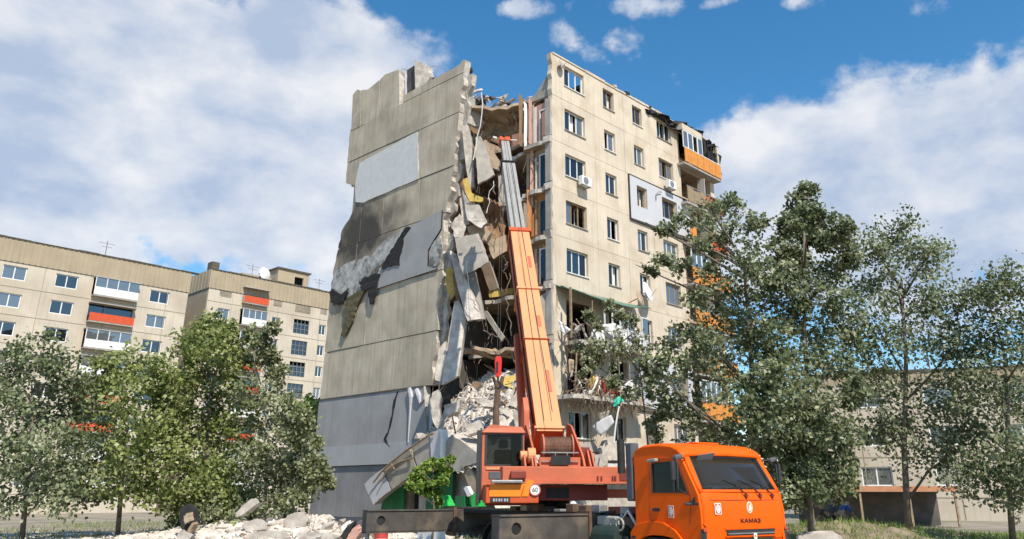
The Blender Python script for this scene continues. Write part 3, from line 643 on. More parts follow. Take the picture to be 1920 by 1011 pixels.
# ---------------------------------------------------------------- insulated grey patches on the front
def fpatch(px, holes, y, name, m, label=None):
    outer = [Fp(*q) for q in px]
    return MB().holed(outer, holes, lambda s, z: (s, y, z), (0, abs(y) - .012, 0), 0, 0).build(name, [m, m], block, label=label)
def whole(b, r, m=.0):
    w0, w1, n = WINS[b]; zc = ZC[r] - .04 * b; h = .66 if b in (1, 2) else .68
    return [(w0 - m, zc - h - m), (w1 + m, zc - h - m), (w1 + m, zc + h + m), (w0 - m, zc + h + m)]
pz1 = MB().holed([(9.25, 17.75), (16.0, 17.95), (16.0, 20.55), (9.25, 20.6)], [whole(2, 2, .02), whole(3, 2, .02)], lambda s, z: (s, -.1, z), (0, .085, 0)).build('insulation_patch', 'insul', block, label='light grey insulated render patch')
MB().box(9.2, 9.25, -.115, -.01, 17.7, 20.65).box(9.25, 16.0, -.115, -.01, 20.6, 20.66).box(9.2, 16, -.115, -.01, 17.66, 17.74).build('patch_trim', 'wire', block)
MB().tube([(12.0, -.14, 19.6), (11.95, -.2, 20.0), (12.25, -.22, 20.25), (12.6, -.2, 20.3)], .03, 5).build('drain_pipe', 'steel', block)
MB().holed([(9.1, 6.5), (15.0, 6.4), (15.0, 9.2), (9.1, 9.2)], [whole(2, 6, .02), whole(3, 6, .02)], lambda s, z: (s, -.1, z), (0, .085, 0)).build('insulation_patch', 'insul', block, label='grey insulated patch low on the front')
MB().box(9.1, 15, -.13, -.02, 6.28, 6.4).build('patch_trim', 'joint', block)

# ---------------------------------------------------------------- right-hand balcony stack
BY = -.62; S0, S1 = 15.0, 19.75
for r in range(8):
    z = FZ[r] - .42
    bal = MB().box(S0 - .02, S1 + .03, BY, -.004, z - .16, z).box(S0 + 2.4, S0 + 2.5, BY + .05, -.01, z, z + 2.3).build('balcony', 'concrete', block)
    n = 6; w = (S1 - S0) / n
    for k in range(n):
        if r == 2 and k in (1, 2): continue
        m_ = 'orange_rail' if r != 1 else ('wood' if k < 3 else 'red_rail')
        if r in (2,): m_ = 'red_rail' if k > 2 else 'orange_rail'
        MB().box(S0 + k * w + .015, S0 + (k + 1) * w - .015, BY - .05, BY - .012, z + .02, z + 1.05 - (.12 if r == 1 and k % 2 else 0)).build('railing_panel', m_, bal)
    MB().box(S0, S1, BY - .06, BY + .02, z + 1.06, z + 1.11).build('handrail', 'pvc' if r == 0 else 'steel', bal)
    if r in (0, 3, 5, 6):
        n = 4
        for k in range(n):
            a = S0 + k * .62; o = MB().box(a, a + .05, BY, BY + .06, z + 1.12, z + 2.4).box(a + .57, a + .62, BY, BY + .06, z + 1.12, z + 2.4).box(a + .05, a + .57, BY, BY + .06, z + 2.33, z + 2.4).build('glazing_frame', 'pvc', bal)
            if not (r == 0 and k == 2): MB().box(a + .06, a + .56, BY + .02, BY + .03, z + 1.13, z + 2.32).build('pane', 'glass2', o)
    if r == 0:
        MB().box(S0 - .05, S0 + 2.5, BY - .01, -.01, z + 2.42, z + 2.85).build('balcony_fascia', 'facade', bal)
        for k in range(4): MB().box(S0 + 2.7 + k * .5, S0 + 2.75 + k * .5, BY + .01, BY + .05, z + 1.11, z + 2.5).build('burnt_post', 'black', bal)
        MB().prism([(S0 + 2.6, BY + .1, z + 1.1), (S0 + 3.4, BY + .1, z + 1.2), (S0 + 3.1, BY + .1, z + 2.6), (S0 + 2.6, BY + .1, z + 2.7)], (0, .04, 0)).build('burnt_cloth', 'black', bal)
        MB().box(S1 - .25, S1 - .02, BY + .02, -.01, z + .01, z + 2.5).build('side_wall', 'facade', bal)

# ---------------------------------------------------------------- wrecked balconies over the ground storey
for r, (a, b) in ((5, (2.9, 8.9)), (6, (2.3, 8.95))):
    z = FZ[r]; ed = [(a + (b - a) * k / 14, -1.25 + (random.uniform(-.1, .35) if k < 8 else random.uniform(-.03, .03))) for k in range(15)]
    bal = MB().prism([(s, y, z - .2) for s, y in ed] + [(b, -.004, z - .2), (a, -.004, z - .2)], (0, 0, .2), 0, 1).build('balcony', ['concrete', 'broken'], block, label='wrecked balcony slab with ragged edge')
    if r == 5:
        for k in range(6):
            s = 4.9 + k * .68; o = MB().box(s, s + .06, -1.2, -1.13, z + .02, z + 1.95).box(s + .06, s + .62, -1.2, -1.13, z + .95, z + 1.0).box(s + .06, s + .62, -1.2, -1.13, z + 1.9, z + 1.95).build('glazing_frame', 'pvc', bal)
            MB().box(s + .07, s + .61, -1.17, -1.16, z + .05, z + .93).build('railing_panel', 'insul' if k % 2 else 'pvc', o)
            if k in (2, 3, 5): MB().box(s + .07, s + .61, -1.17, -1.16, z + 1.02, z + 1.88).build('pane', 'glass2', o)
        cs = [(2.3, 12.15, -.5), (3.2, 11.75, -1.25), (5.2, 11.55, -1.5), (7.2, 11.65, -1.5), (9.0, 11.9, -1.4)]
        vs = []; n = 16
        for i in range(n + 1):
            f = i / n * 4; q = int(min(f, 3)); g = f - q; s = cs[q][0] + (cs[q + 1][0] - cs[q][0]) * g; zo = cs[q][1] + (cs[q + 1][1] - cs[q][1]) * g; yo = cs[q][2] + (cs[q + 1][2] - cs[q][2]) * g
            for j in range(4): vs.append((s, yo * j / 3 - .005 + random.uniform(-.03, .03) * (j > 0), 12.25 + (zo - 12.25) * j / 3 + random.uniform(-.04, .04)))
        fs = [(i * 4 + j, (i + 1) * 4 + j, (i + 1) * 4 + j + 1, i * 4 + j + 1) for i in range(n) for j in range(3)]
        o = MB().add(vs, fs).build('canopy', 'green_sheet', block, label='sagging dark green canopy sheet'); md = o.modifiers.new('solid', 'SOLIDIFY'); md.thickness = .04
        MB().box(2.35, 2.45, -1.0, -.9, z, 12.0).build('canopy_post', 'wood', o)
    else:
        for k in range(5): MB().tube([(5.2 + k * .85, -1.2, z + .01), (5.2 + k * .85 + random.uniform(-.1, .1), -1.2, z + 2.3)], .03, 5).build('balcony_post', 'steel', bal)
        MB().tube([(5.2, -1.2, z + 1.0), (7, -1.22, z + .95), (8.9, -1.2, z + 1.02)], .03, 5).build('handrail', 'steel', bal)
        for k in range(9): MB().box(6.2 + k * .3, 6.23 + k * .3, -1.2, -1.17, z + .01, z + .96).build('baluster', 'steel', bal)
        MB().box(8.0, 8.9, -1.3, -1.24, z - .1, z + .55).build('railing_panel', 'insul', bal)
def blockpt(s, y, z): return ORG + UA * s + UB * y + Vector((0, 0, z))
def cloth(px, Y, m, label, cat='cloth', amp=.08, name='hanging_cloth', n=7, wave=.12):
    top, bot = px; vs = []; m_ = 6
    def on(e, f):
        k = f * (len(e) - 1); a = int(min(k, len(e) - 2)); return Vector((*e[a], 0)).lerp(Vector((*e[a + 1], 0)), k - a)
    for i in range(n + 1):
        A, B = on(top, i / n), on(bot, i / n)
        for j in range(m_ + 1):
            q = A.lerp(B, j / m_); vs.append(at(q.x, q.y, Y + wave * math.sin(i * 1.9) * (.3 + j / m_)) + Vector((random.uniform(-amp, amp), 0, random.uniform(-amp, amp))) * .5)
    c = sum(vs, Vector()) / len(vs)
    fs = [(i * (m_ + 1) + j, (i + 1) * (m_ + 1) + j, (i + 1) * (m_ + 1) + j + 1, i * (m_ + 1) + j + 1) for i in range(n) for j in range(m_)]
    o = MB().add([v - c for v in vs], fs).build(name, m, None, smooth=True, label=label, cat=cat); o.location = c
    md = o.modifiers.new('solid', 'SOLIDIFY'); md.thickness = .03; return o
YB = 40.8
cloth(([(1046, 598), (1053, 604), (1060, 612)], [(1050, 622), (1060, 628), (1070, 618)]), 40.2, 'cloth', 'white cloth caught on the left end of the green canopy balcony')
cloth(([(1113, 618), (1122, 614), (1132, 618)], [(1096, 655), (1118, 640), (1140, 668)]), 41.6, 'cloth', 'white torn cloth forked over the wrecked balcony edge')
cloth(([(1128, 610), (1150, 606), (1166, 612)], [(1128, 622), (1150, 622), (1168, 622)]), 42.3, 'cloth', 'white sheet lying along the upper wrecked balcony')
cloth(([(1127, 712), (1136, 708), (1142, 714)], [(1126, 738), (1136, 740), (1144, 740)]), 42.4, 'cloth_red', 'dark maroon cloth hanging on the lower wrecked balcony')
cloth(([(1144, 716), (1152, 712), (1158, 718)], [(1144, 738), (1152, 740), (1160, 740)]), 42.8, mat('red_patterned_cloth', (.42, .10, .07), .95, .5, 20, .3, 14), 'red patterned cloth beside the maroon one')
cloth(([(1084, 712), (1092, 728), (1102, 736), (1112, 728), (1120, 706)], [(1084, 718), (1092, 736), (1102, 744), (1112, 736), (1121, 712)]), 41.4, 'cloth', 'white sling of fabric drooping at the lower balcony edge', wave=.05)
cloth(([(1062, 680), (1070, 672), (1078, 676)], [(1060, 700), (1068, 704), (1076, 698)]), 41.2, 'tan', 'beige cushion hanging below the green canopy balcony', cat='cushion')
cloth(([(1166, 726), (1176, 716), (1186, 712)], [(1164, 740), (1178, 742), (1190, 738)]), 43.2, 'cloth', 'crumpled pale sheet at the right end of the lower wrecked balcony')
cloth(([(1104, 712), (1114, 704), (1122, 714)], [(1104, 730), (1113, 732), (1122, 730)]), 42.0, 'yellow', 'yellow and brown bundle on the lower wrecked balcony', cat='bundle')
cloth(([(1150, 752), (1160, 744), (1172, 742)], [(1152, 764), (1162, 758), (1170, 752)]), 41.8, mat('turquoise_plastic', (.05, .50, .36), .6, .3, 6, .2, 10), 'turquoise plastic net caught under the balcony', cat='net')
cloth(([(1110, 800), (1128, 786), (1146, 778)], [(1126, 818), (1140, 806), (1152, 792)]), 42.0, 'insul', 'grey metal sheet dangling beside the ground storey window', cat='sheet', name='metal_sheet', wave=.02, amp=.02)
cloth(([(1124, 775), (1134, 772), (1142, 770)], [(1126, 800), (1138, 792), (1148, 782)]), 42.3, 'concrete', 'bent grey sheet behind the dangling metal sheet', cat='sheet', name='metal_sheet', wave=.02, amp=.02)
for k, (pts, m_, lab) in enumerate([([(1161, 762), (1158, 775), (1154, 800), (1151, 830)], 'pvc', 'white pipe hanging from the turquoise net'),
        ([(1082, 640), (1080, 690), (1078, 730), (1084, 745)], 'wood', 'thin lath hanging in front of the wrecked balconies'),
        ([(1062, 650), (1066, 700), (1052, 760), (1044, 800)], 'wire', 'dark cable bundle hanging along the torn corner of the front')]):
    P = [at(u, v, 41.0) for u, v in pts]; c = P[0].copy(); o = MB().tube([p - c for p in P], .045, 6).build('hanging_pipe', m_, None, label=lab, cat='pipe'); o.location = c
# splinters and scraps piled on the two balconies
scr = []
for k in range(9):
    pts = [Vector((random.uniform(-1, 1), random.uniform(-.6, .6), random.uniform(-.6, .6))) for _ in range(10)]
    bm = bmesh.new(); [bm.verts.new(p) for p in pts]; g = bmesh.ops.convex_hull(bm, input=bm.verts)
    bmesh.ops.delete(bm, geom=[v for v in bm.verts if not v.link_faces], context='VERTS')
    me = bpy.data.meshes.new('chunk'); bm.to_mesh(me); bm.free(); scr.append(me)
HULLS = scr
def chunk(me, m_, p, size, rot, name, parent=None, **tags):
    o = bpy.data.objects.new(name, me); COL.objects.link(o); o.location = p; o.scale = size; o.rotation_euler = rot; o.parent = parent
    if not me.materials: me.materials.append(MT['pale'])
    o.material_slots[0].link = 'OBJECT'; o.material_slots[0].material = MT[m_] if isinstance(m_, str) else m_
    return tag(o, **tags)
COLW = {'pale': 'pale', 'broken': 'rough beige', 'concrete': 'grey', 'cloth': 'white', 'tan': 'tan', 'wood': 'brown wooden', 'brown': 'dark brown', 'cloth_red': 'maroon', 'yellow': 'yellow', 'black': 'black', 'dkbrown': 'dark brown', 'felt': 'black', 'rust': 'rusty', 'pink': 'pink'}
def scraps(n, s0, s1, z, hmax, ms, lab, grp):
    for k in range(n):
        s = random.uniform(s0, s1); y = random.uniform(-1.25, -.15); q = blockpt(s, y, z + random.uniform(.03, hmax)); w = random.uniform(.06, .26); m_ = random.choice(ms)
        side = ('at its left end', 'at its middle', 'at its right end')[min(2, int(3 * (s - s0) / (s1 - s0)))]
        chunk(random.choice(HULLS), m_, q, (w * random.uniform(.8, 2.4), w * .7, w * random.uniform(.3, .8)), [random.uniform(0, 6) for _ in range(3)], 'debris_piece', label=('larger ' if w > .12 else 'small ') + COLW[m_] + lab + side, cat='debris', group=grp)
scraps(90, 2.3, 8.6, FZ[6], 1.1, ['pale', 'wood', 'concrete', 'cloth', 'wood', 'brown', 'cloth_red', 'yellow', 'black'], ' scrap heaped on the lower wrecked balcony ', 'scraps on the lower wrecked balcony')
scraps(70, 2.4, 7.0, FZ[5], .9, ['pale', 'wood', 'concrete', 'cloth', 'wood', 'brown', 'black'], ' scrap heaped on the upper wrecked balcony ', 'scraps on the upper wrecked balcony')
for j, (r, n) in enumerate(((5, 60), (6, 70))):
    mb = MB()
    for k in range(n):
        s = random.uniform(2.2, 7.5); p = blockpt(s, -1.2 + random.uniform(-.1, .4), FZ[r] + random.uniform(-.1, 1.2)); pts = [p]
        for q in range(4): pts.append(pts[-1] + Vector((random.uniform(-.2, .2), random.uniform(-.15, .15), -random.uniform(.1, .4))))
        mb.tube(pts, random.choice((.012, .02, .03)), 4)
    mb.build('dangling_wires', 'rebar' if j else 'wire', None, kind='stuff', label='tangle of wires and roots hanging from a wrecked balcony', cat='wires')

for k in range(8):
    for j in range(9 if k else 12):
        s, t = random.uniform(2.5, 3.6), random.uniform(2.4, 6.6); w = random.uniform(.10, .30); m_ = random.choice(('pale', 'broken', 'concrete', 'tan', 'dkbrown', 'wood'))
        chunk(random.choice(HULLS), m_, blockpt(s, t, FZ[k] + w * .2), (w * random.uniform(.8, 1.8), w, w * random.uniform(.4, .8)), [random.uniform(-1, 1), random.uniform(-1, 1), random.uniform(0, 6)], 'rubble_chunk', label=('large ' if w > .2 else 'small ') + COLW[m_] + ' lump on the broken floor edge, ' + ('first', 'second', 'third', 'fourth', 'fifth', 'sixth', 'seventh', 'eighth')[k] + ' floor from the top', cat='rubble chunk', group='lumps on the broken floor edges')
for j in range(80):
    f = random.random(); u = 872 + 158 * f; v = 178 + 22 * math.sin(f * 3.14) + random.uniform(-16, 12); w = random.uniform(.16, .42); m_ = random.choice(('pale', 'broken', 'concrete', 'pale', 'felt', 'dkbrown', 'pale'))
    chunk(random.choice(HULLS), m_, at(u, v, 44.2 + random.uniform(-.4, 1.2)), (w * random.uniform(.8, 2.0), w, w * random.uniform(.3, .7)), [random.uniform(-1, 1), random.uniform(-1, 1), random.uniform(0, 6)], 'rubble_chunk', label=('large ' if w > .28 else 'small ') + COLW[m_] + ' lump in the debris line across the open top, ' + ('left end', 'left of the middle', 'right of the middle', 'right end')[min(3, int(f * 4))], cat='rubble chunk', group='lumps across the open top')
for j in range(14):
    t = random.uniform(5.6, 9.0); w = random.uniform(.15, .4); m_ = random.choice(('pale', 'concrete', 'felt', 'broken'))
    chunk(random.choice(HULLS), m_, blockpt(random.uniform(.4, 1.2), t, 26.75 + random.uniform(-.1, .35) * (t - 5) / 4), (w, w * .8, w * .6), [random.uniform(0, 6) for _ in range(3)], 'rubble_chunk', label=('large ' if w > .28 else 'small ') + COLW[m_] + ' lump behind the low end wall parapet', cat='rubble chunk', group='lumps behind the parapet')
mb = MB()
for k in range(120):      # loose wires, lath and cloth threads over the whole tear
    a = blockpt(random.uniform(1.9, 2.9), random.uniform(.1, 7), random.uniform(8.5, 24)); pts = [a]
    for q in range(4): pts.append(pts[-1] + Vector((random.uniform(-.2, .2), random.uniform(-.2, .2), -random.uniform(.05, .45))))
    mb.tube(pts, random.choice((.012, .018, .03)), 4)
mb.build('dangling_wires', 'rebar', None, kind='stuff', label='loose wires and threads dangling over the torn floors', cat='wires')

for k in range(16):
    r = random.choice((5, 6)); s = random.uniform(2.4, 8); a = blockpt(s, -1.25, FZ[r] + random.uniform(.1, .8)); d = Vector((random.uniform(-.7, .7), random.uniform(-.5, .1), random.uniform(-1.1, .6))).normalized() * random.uniform(.5, 1.5)
    m_ = random.choice(('wood', 'pvc', 'steel', 'wood')); o = MB().beam((0, 0, 0), d, random.uniform(.05, .1), .04).build('lath', m_, None, label={'wood': 'splintered brown plank', 'pvc': 'broken white window bar', 'steel': 'bent grey metal bar'}[m_] + (' sticking out over the upper wrecked balcony, ' if r == 5 else ' sticking out over the lower wrecked balcony, ') + ('left part' if s < 4.2 else 'middle part' if s < 6 else 'right part'), cat='lath', group='laths on the wrecked balconies'); o.location = a
# ---------------------------------------------------------------- air conditioners, dishes
def aircon(s, z, label):
    root = empty('air_conditioner', blockpt(s, -.36, z - .28), ANG, label=label, cat='air conditioner', group='air conditioners on the front')
    MB().box(-.42, .42, -.15, .15, .04, .58).build('casing', 'pvc', root, bevel=.02)
    MB().lathe((-.1, -.152, .31), (0, -1, 0), [(0, .22), (.012, .22), (.014, .0)], 18).build('fan_grille', 'steel', root)
    MB().box(-.35, -.3, -.1, .36, 0, .04).box(.3, .35, -.1, .36, 0, .04).build('bracket', 'steel', root)
s, z = Fp(1097, 342, -.35)
aircon(s, z, 'white air conditioner below the third-row window nearest the torn corner')
s, z = Fp(1258, 348, -.35)
aircon(s, z, 'white air conditioner under the right-hand window by the balcony stack')
def dish(s, z, r, m_, label, y=-.35, tilt=R(12)):
    root = empty('satellite_dish', blockpt(s, y, z), ANG, label=label, cat='satellite dish', group='satellite dishes')
    prof = [(.22 * r * (k / 6) ** 2 * -1, r * k / 6) for k in range(7)]
    d = Vector((.25, -1, .3)).normalized()
    o = MB().lathe((0, 0, 0), d, [(-a, q) for a, q in prof] + [(.2 * r + .02, r * .97)], 20).build('reflector', m_, root, smooth=True)
    MB().tube([Vector((0, 0, -r * .95)), d * r * 1.1 + Vector((0, 0, -.1 * r))], .018, 5).build('arm', 'steel', root)
    MB().tube([(0, .03, 0), (0, -y, -.15)], .03, 6).build('mount', 'steel', root)
dish(2.75, 25.6, .30, 'concrete', 'small grey satellite dish at the top corner of the front', y=-.2)
s, z = Fp(1213, 548, -.5); dish(s, z, .62, 'pvc', 'large white satellite dish beside the green canopy', y=-.45)
s, z = Fp(1204, 556, -.9); dish(s - .1, z - .1, .5, 'tan', 'tan satellite dish just left of the large white one', y=-.7)

# ================================================================= distant blocks
def far_block(org, ang, length, depth, top, nrow, cols, label, storey=2.8, band=2.4, open_logs=(), z_top_win=None, wallm='far_wall', pent=True):
    root = empty('apartment_building', org, ang, label=label, cat='building')
    zt = z_top_win if z_top_win else top - band - 1.0
    holes = []; wins = []
    for r in range(nrow):
        zc = zt - r * storey
        for (c, w, kind) in cols:
            h = 1.4 if kind == 'win' else 1.9
            a = [(c - w / 2, zc - h * .55), (c + w / 2, zc - h * .55), (c + w / 2, zc + h * .45), (c - w / 2, zc + h * .45)]
            if zc - h * .55 > .3: holes.append(a); wins.append((a, kind, r))
    MB().holed([(0, 0), (length, 0), (length, top - band), (0, top - band)], holes, lambda s, z: (s, 0, z), (0, .35, 0)).build('wall', wallm, root)
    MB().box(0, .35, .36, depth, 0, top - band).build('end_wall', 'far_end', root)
    MB().box(length - .35, length, .36, depth, 0, top - band).box(.36, length - .36, depth - .3, depth, 0, top - band).build('rear_wall', wallm, root)
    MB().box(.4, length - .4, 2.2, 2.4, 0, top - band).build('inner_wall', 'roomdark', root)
    mb = MB().box(-.08, length + .08, -.08, depth, top - band + .01, top)
    mb.build('parapet', 'far_band', root)
    mb = MB(); k = .2
    while k < length: mb.box(k, k + .14, -.13, -.082, top - band + .05, top - .08); k += .55
    k = .2
    while k < depth: mb.box(-.13, -.082, k, k + .14, top - band + .05, top - .08); k += .9
    mb.build('parapet_ribs', 'far_band', root, kind='stuff')
    mb = MB(); k = 0
    while k < length: mb.box(k, k + 2.2, -.2, .4, top + .002, top + .1 + random.uniform(-.03, .06)); k += 2.25
    mb.build('roof_edge', 'joint', root)
    mb = MB()
    for r in range(nrow): z = zt - r * storey + 1.3; mb.box(0, length, -.03, -.004, z, z + .05) if z < top - band - .1 else None
    k = 3.2
    while k < length: mb.box(k, k + .05, -.033, -.004, 0.1, top - band - .05); k += 6.4
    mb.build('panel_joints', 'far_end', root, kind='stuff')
    for q in range(3): x = length * (.2 + .3 * q); MB().tube([(x, 3, top + .05), (x, 3, top + 2.6)], .05, 5).tube([(x - .9, 3, top + 2.3), (x + .9, 3, top + 2.3)], .035, 4).tube([(x - .6, 3, top + 1.9), (x + .6, 3, top + 1.9)], .035, 4).build('aerial', 'steel', root)
    for a, kind, r in wins:
        (x0, z0), (x1, z1) = a[0], a[2]
        if kind == 'win':
            o = MB().holed([(x0 + .01, z0 + .01), (x1 - .01, z0 + .01), (x1 - .01, z1 - .01), (x0 + .01, z1 - .01)], [[(x0 + .1, z0 + .1), ((x0 + x1) / 2 - .05, z0 + .1), ((x0 + x1) / 2 - .05, z1 - .1), (x0 + .1, z1 - .1)], [((x0 + x1) / 2 + .05, z0 + .1), (x1 - .1, z0 + .1), (x1 - .1, z1 - .1), ((x0 + x1) / 2 + .05, z1 - .1)]], lambda s, z: (s, .12, z), (0, .08, 0)).build('window', 'pvc', root)
            MB().box(x0 + .1, x1 - .1, .15, .16, z0 + .1, z1 - .1).build('pane', random.choice(('glass', 'glass2')), o)
        elif kind == 'stair':
            mb = MB(); nx = 4
            for k in range(nx + 1): mb.box(x0 + (x1 - x0) * k / nx - .03, x0 + (x1 - x0) * k / nx + .03, .1, .16, z0, z1)
            for k in range(4): mb.box(x0, x1, .105, .155, z0 + (z1 - z0) * k / 3 - .03, z0 + (z1 - z0) * k / 3 + .03)
            o = mb.build('window', 'steel', root); MB().box(x0, x1, .2, .21, z0, z0 + (z1 - z0) * (.78 if r % 2 else 1)).build('pane', 'glass', o)
        else:       # loggia
            o = MB().box(x0, x1, -.7, -.005, z0 - .15, z0).build('balcony', 'concrete', root)
            MB().box(x0, x1, -.72, -.66, z0 + .01, z0 + .85).build('railing_panel', 'red_rail' if r in open_logs else 'pvc', o)
            if r not in open_logs:
                for k in range(4):
                    MB().box(x0 + (x1 - x0) * k / 4, x0 + (x1 - x0) * k / 4 + .07, -.7, -.62, z0 + .86, z1).build('post', 'pvc', o)
                MB().box(x0 + .02, x1 - .02, -.65, -.64, z0 + .86, z1 - .02).build('pane', 'glass2', o)
            else:
                MB().box(x0 + .1, x1 - .1, .2, .26, z0 + .5, z1 - .2).build('pane', 'glass', o)
            MB().box(x0 - .1, x1 + .1, -.72, -.005, z1 + .01, z1 + .12).build('ceiling', 'concrete', o)
    return root
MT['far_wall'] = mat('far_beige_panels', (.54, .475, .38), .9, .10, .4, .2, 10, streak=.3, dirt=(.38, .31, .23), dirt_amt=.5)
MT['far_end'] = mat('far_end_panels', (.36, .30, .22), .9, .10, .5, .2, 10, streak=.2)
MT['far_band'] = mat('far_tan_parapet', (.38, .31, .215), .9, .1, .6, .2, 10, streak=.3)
O1 = Vector((-40.3, 97, 0)); 
def s1(u, v): d = hit(u, v, O1, UB) - O1; return d.dot(UA), d.z
cols = []
for (u0, u1, v, kind) in [(412, 435, 550, 'win'), (454, 500, 560, 'log'), (513, 529, 571, 'win'), (553, 582, 585, 'stair'), (600, 613, 590, 'win')]:
    a, z = s1(u0, v); b, _ = s1(u1, v); cols.append(((a + b) / 2, b - a, kind))
c0 = cols[-1][0]
for k, (d, w, kind) in enumerate([(4.5, 4.5, 'log'), (9, 2.4, 'win'), (14, 2.4, 'win')]): cols.append((c0 + d, w, kind))
ztw = s1(424, 548)[1] + .1
far = far_block(O1, ANG, c0 + 18, 14, 28.3, 9, cols, 'distant beige apartment block with ribbed parapet and roof hut', open_logs=(0, 3, 4, 6), z_top_win=ztw, storey=2.82)
# roof hut with dark hatch window
a, z = s1(548, 530); b, _ = s1(606, 545)
hut = MB().holed([(a, 28.4), (b, 28.4), (b, 31.4), (a, 31.4)], [[(a + 2.6, 29.6), (a + 4.0, 29.6), (a + 4.0, 30.7), (a + 2.6, 30.7)]], lambda s, z: (s, 4, z), (0, .3, 0)).build('roof_hut', 'far_band', far)
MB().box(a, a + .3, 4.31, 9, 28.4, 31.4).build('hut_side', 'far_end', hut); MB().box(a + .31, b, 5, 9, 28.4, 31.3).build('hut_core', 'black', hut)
MB().box(a - .2, b + .2, 3.8, 9.2, 31.41, 31.6).build('hut_roof', 'joint', hut)
MB().box(a - 4.5, a - .1, 5.5, 9, 28.4, 30.2).build('roof_box', 'far_end', far)
MB().box(.4, 1.4, 1.0, 2.2, 28.45, 29.6).build('chimney', 'joint', far)
q = O1 + UA * (a - 1.6) + UB * 5 + Vector((0, 0, 30.4))
rt = empty('satellite_dish', q, ANG, label='white satellite dish on the distant roof beside the roof hut', cat='satellite dish', group='satellite dishes')
MB().lathe((0, 0, 0), (.2, -1, .2), [(0, .1), (.05, .6), (.2, .95), (.24, .93)], 16).build('reflector', 'pvc', rt, smooth=True); MB().tube([(0, .05, -1.9), (0, .05, 0)], .06, 5).build('mount', 'steel', rt)
# its neighbour to the left
pe = at(358, 517, 92); O2 = pe - UA * 44; O2.z = 0
far_block(O2, ANG, 44, 14, at(358, 512, 92).z, 9, [(44 - 3.2 - 4.9 * k, (2.2, 4.6, 2.2)[k % 3], ('win', 'log', 'win')[k % 3]) for k in range(8)], 'distant pale apartment block at the left edge behind the trees', open_logs=(1, 4, 5), storey=2.82)
# low block on the far right, mostly behind the poplar
O3 = at(1545, 925, 66); O3.z = 0
far_block(O3, R(-20), 46, 12, at(1545, 705, 66).z, 4, [(4 + 5.2 * k, 2.2, 'win') for k in range(8)], 'low pale building behind the poplar at the right', band=.9, storey=2.9)

# ================================================================= the crane truck
MT['cab'] = M('orange_cab_paint', (.84, .108, .002), .5, .05, 1.0, .03, 30, dirt=(.60, .11, .02), dirt_amt=.3, spec=.14)[0]
MT['boom'] = mat('sunlit_orange_boom', (.66, .285, .125), .6, .07, 1.0, .08, 30, dirt=(.52, .25, .12), dirt_amt=.4)  # boom's sunlit top painted paler than its sides
MT['boomside'] = mat('red_orange_shaded_side', (.52, .085, .022), .6, .1, 1.2, .08, 30)  # boom's shaded sides painted darker; plain red on ram, head and cover
MT['boomgrey'] = mat('grey_boom_paint', (.30, .29, .27), .6, .12, 2.0, .1, 30, streak=.25)
MT['turret'] = mat('faded_red_paint', (.52, .13, .06), .6, .14, 1.8, .12, 30, dirt=(.30, .11, .06), dirt_amt=.5)
MT['turretdark'] = mat('dark_red_paint', (.20, .035, .02), .6, .2, 1.8, .12, 30)
MT['bright'] = mat('bright_orange_panel', (.85, .23, .01), .5, .05, 1.8, .05, 30)
MT['beam'] = mat('worn_dark_beam', (.075, .066, .058), .65, .35, 2.5, .25, 25, dirt=(.17, .135, .095), dirt_amt=.7, metal=.1)
MT['chassis'] = mat('black_chassis', (.02, .02, .02), .7, .4, 3, .3, 25)
MT['rubber'] = mat('tyre_rubber', (.02, .02, .02), .85, .2, 6, .3, 30)
MT['darkplastic'] = mat('dark_plastic', (.035, .035, .037), .6, .2, 6, .1, 30)
MT['sticker'] = mat('white_sticker', (.75, .72, .68), .6, .05, 6, .0)
MT['stickred'] = mat('red_sticker', (.42, .06, .04), .6, .05, 6, .0)
MT['stickgrey'] = mat('grey_print', (.35, .34, .34), .6, .05, 6, .0)
MT['print'] = mat('black_print', (.03, .022, .02), .5, .1, 6, .0)
MT['cabglass'] = glass('cab_glass', (.006, .006, .006), .0, .35, ior=1.25)
MT['screen'] = glass('windscreen_glass', (.085, .072, .05), .02, .68, ior=1.22)
MT['seat'] = mat('grey_seat', (.10, .10, .11), .9, .2, 6, .2, 20)

TA = math.atan2(-.84, .54); T0 = Vector((3.4, 17.5, -.02))
truck = empty('crane_truck', T0, TA, label='orange crane truck with long telescopic boom parked in front of the wreck', cat='truck')
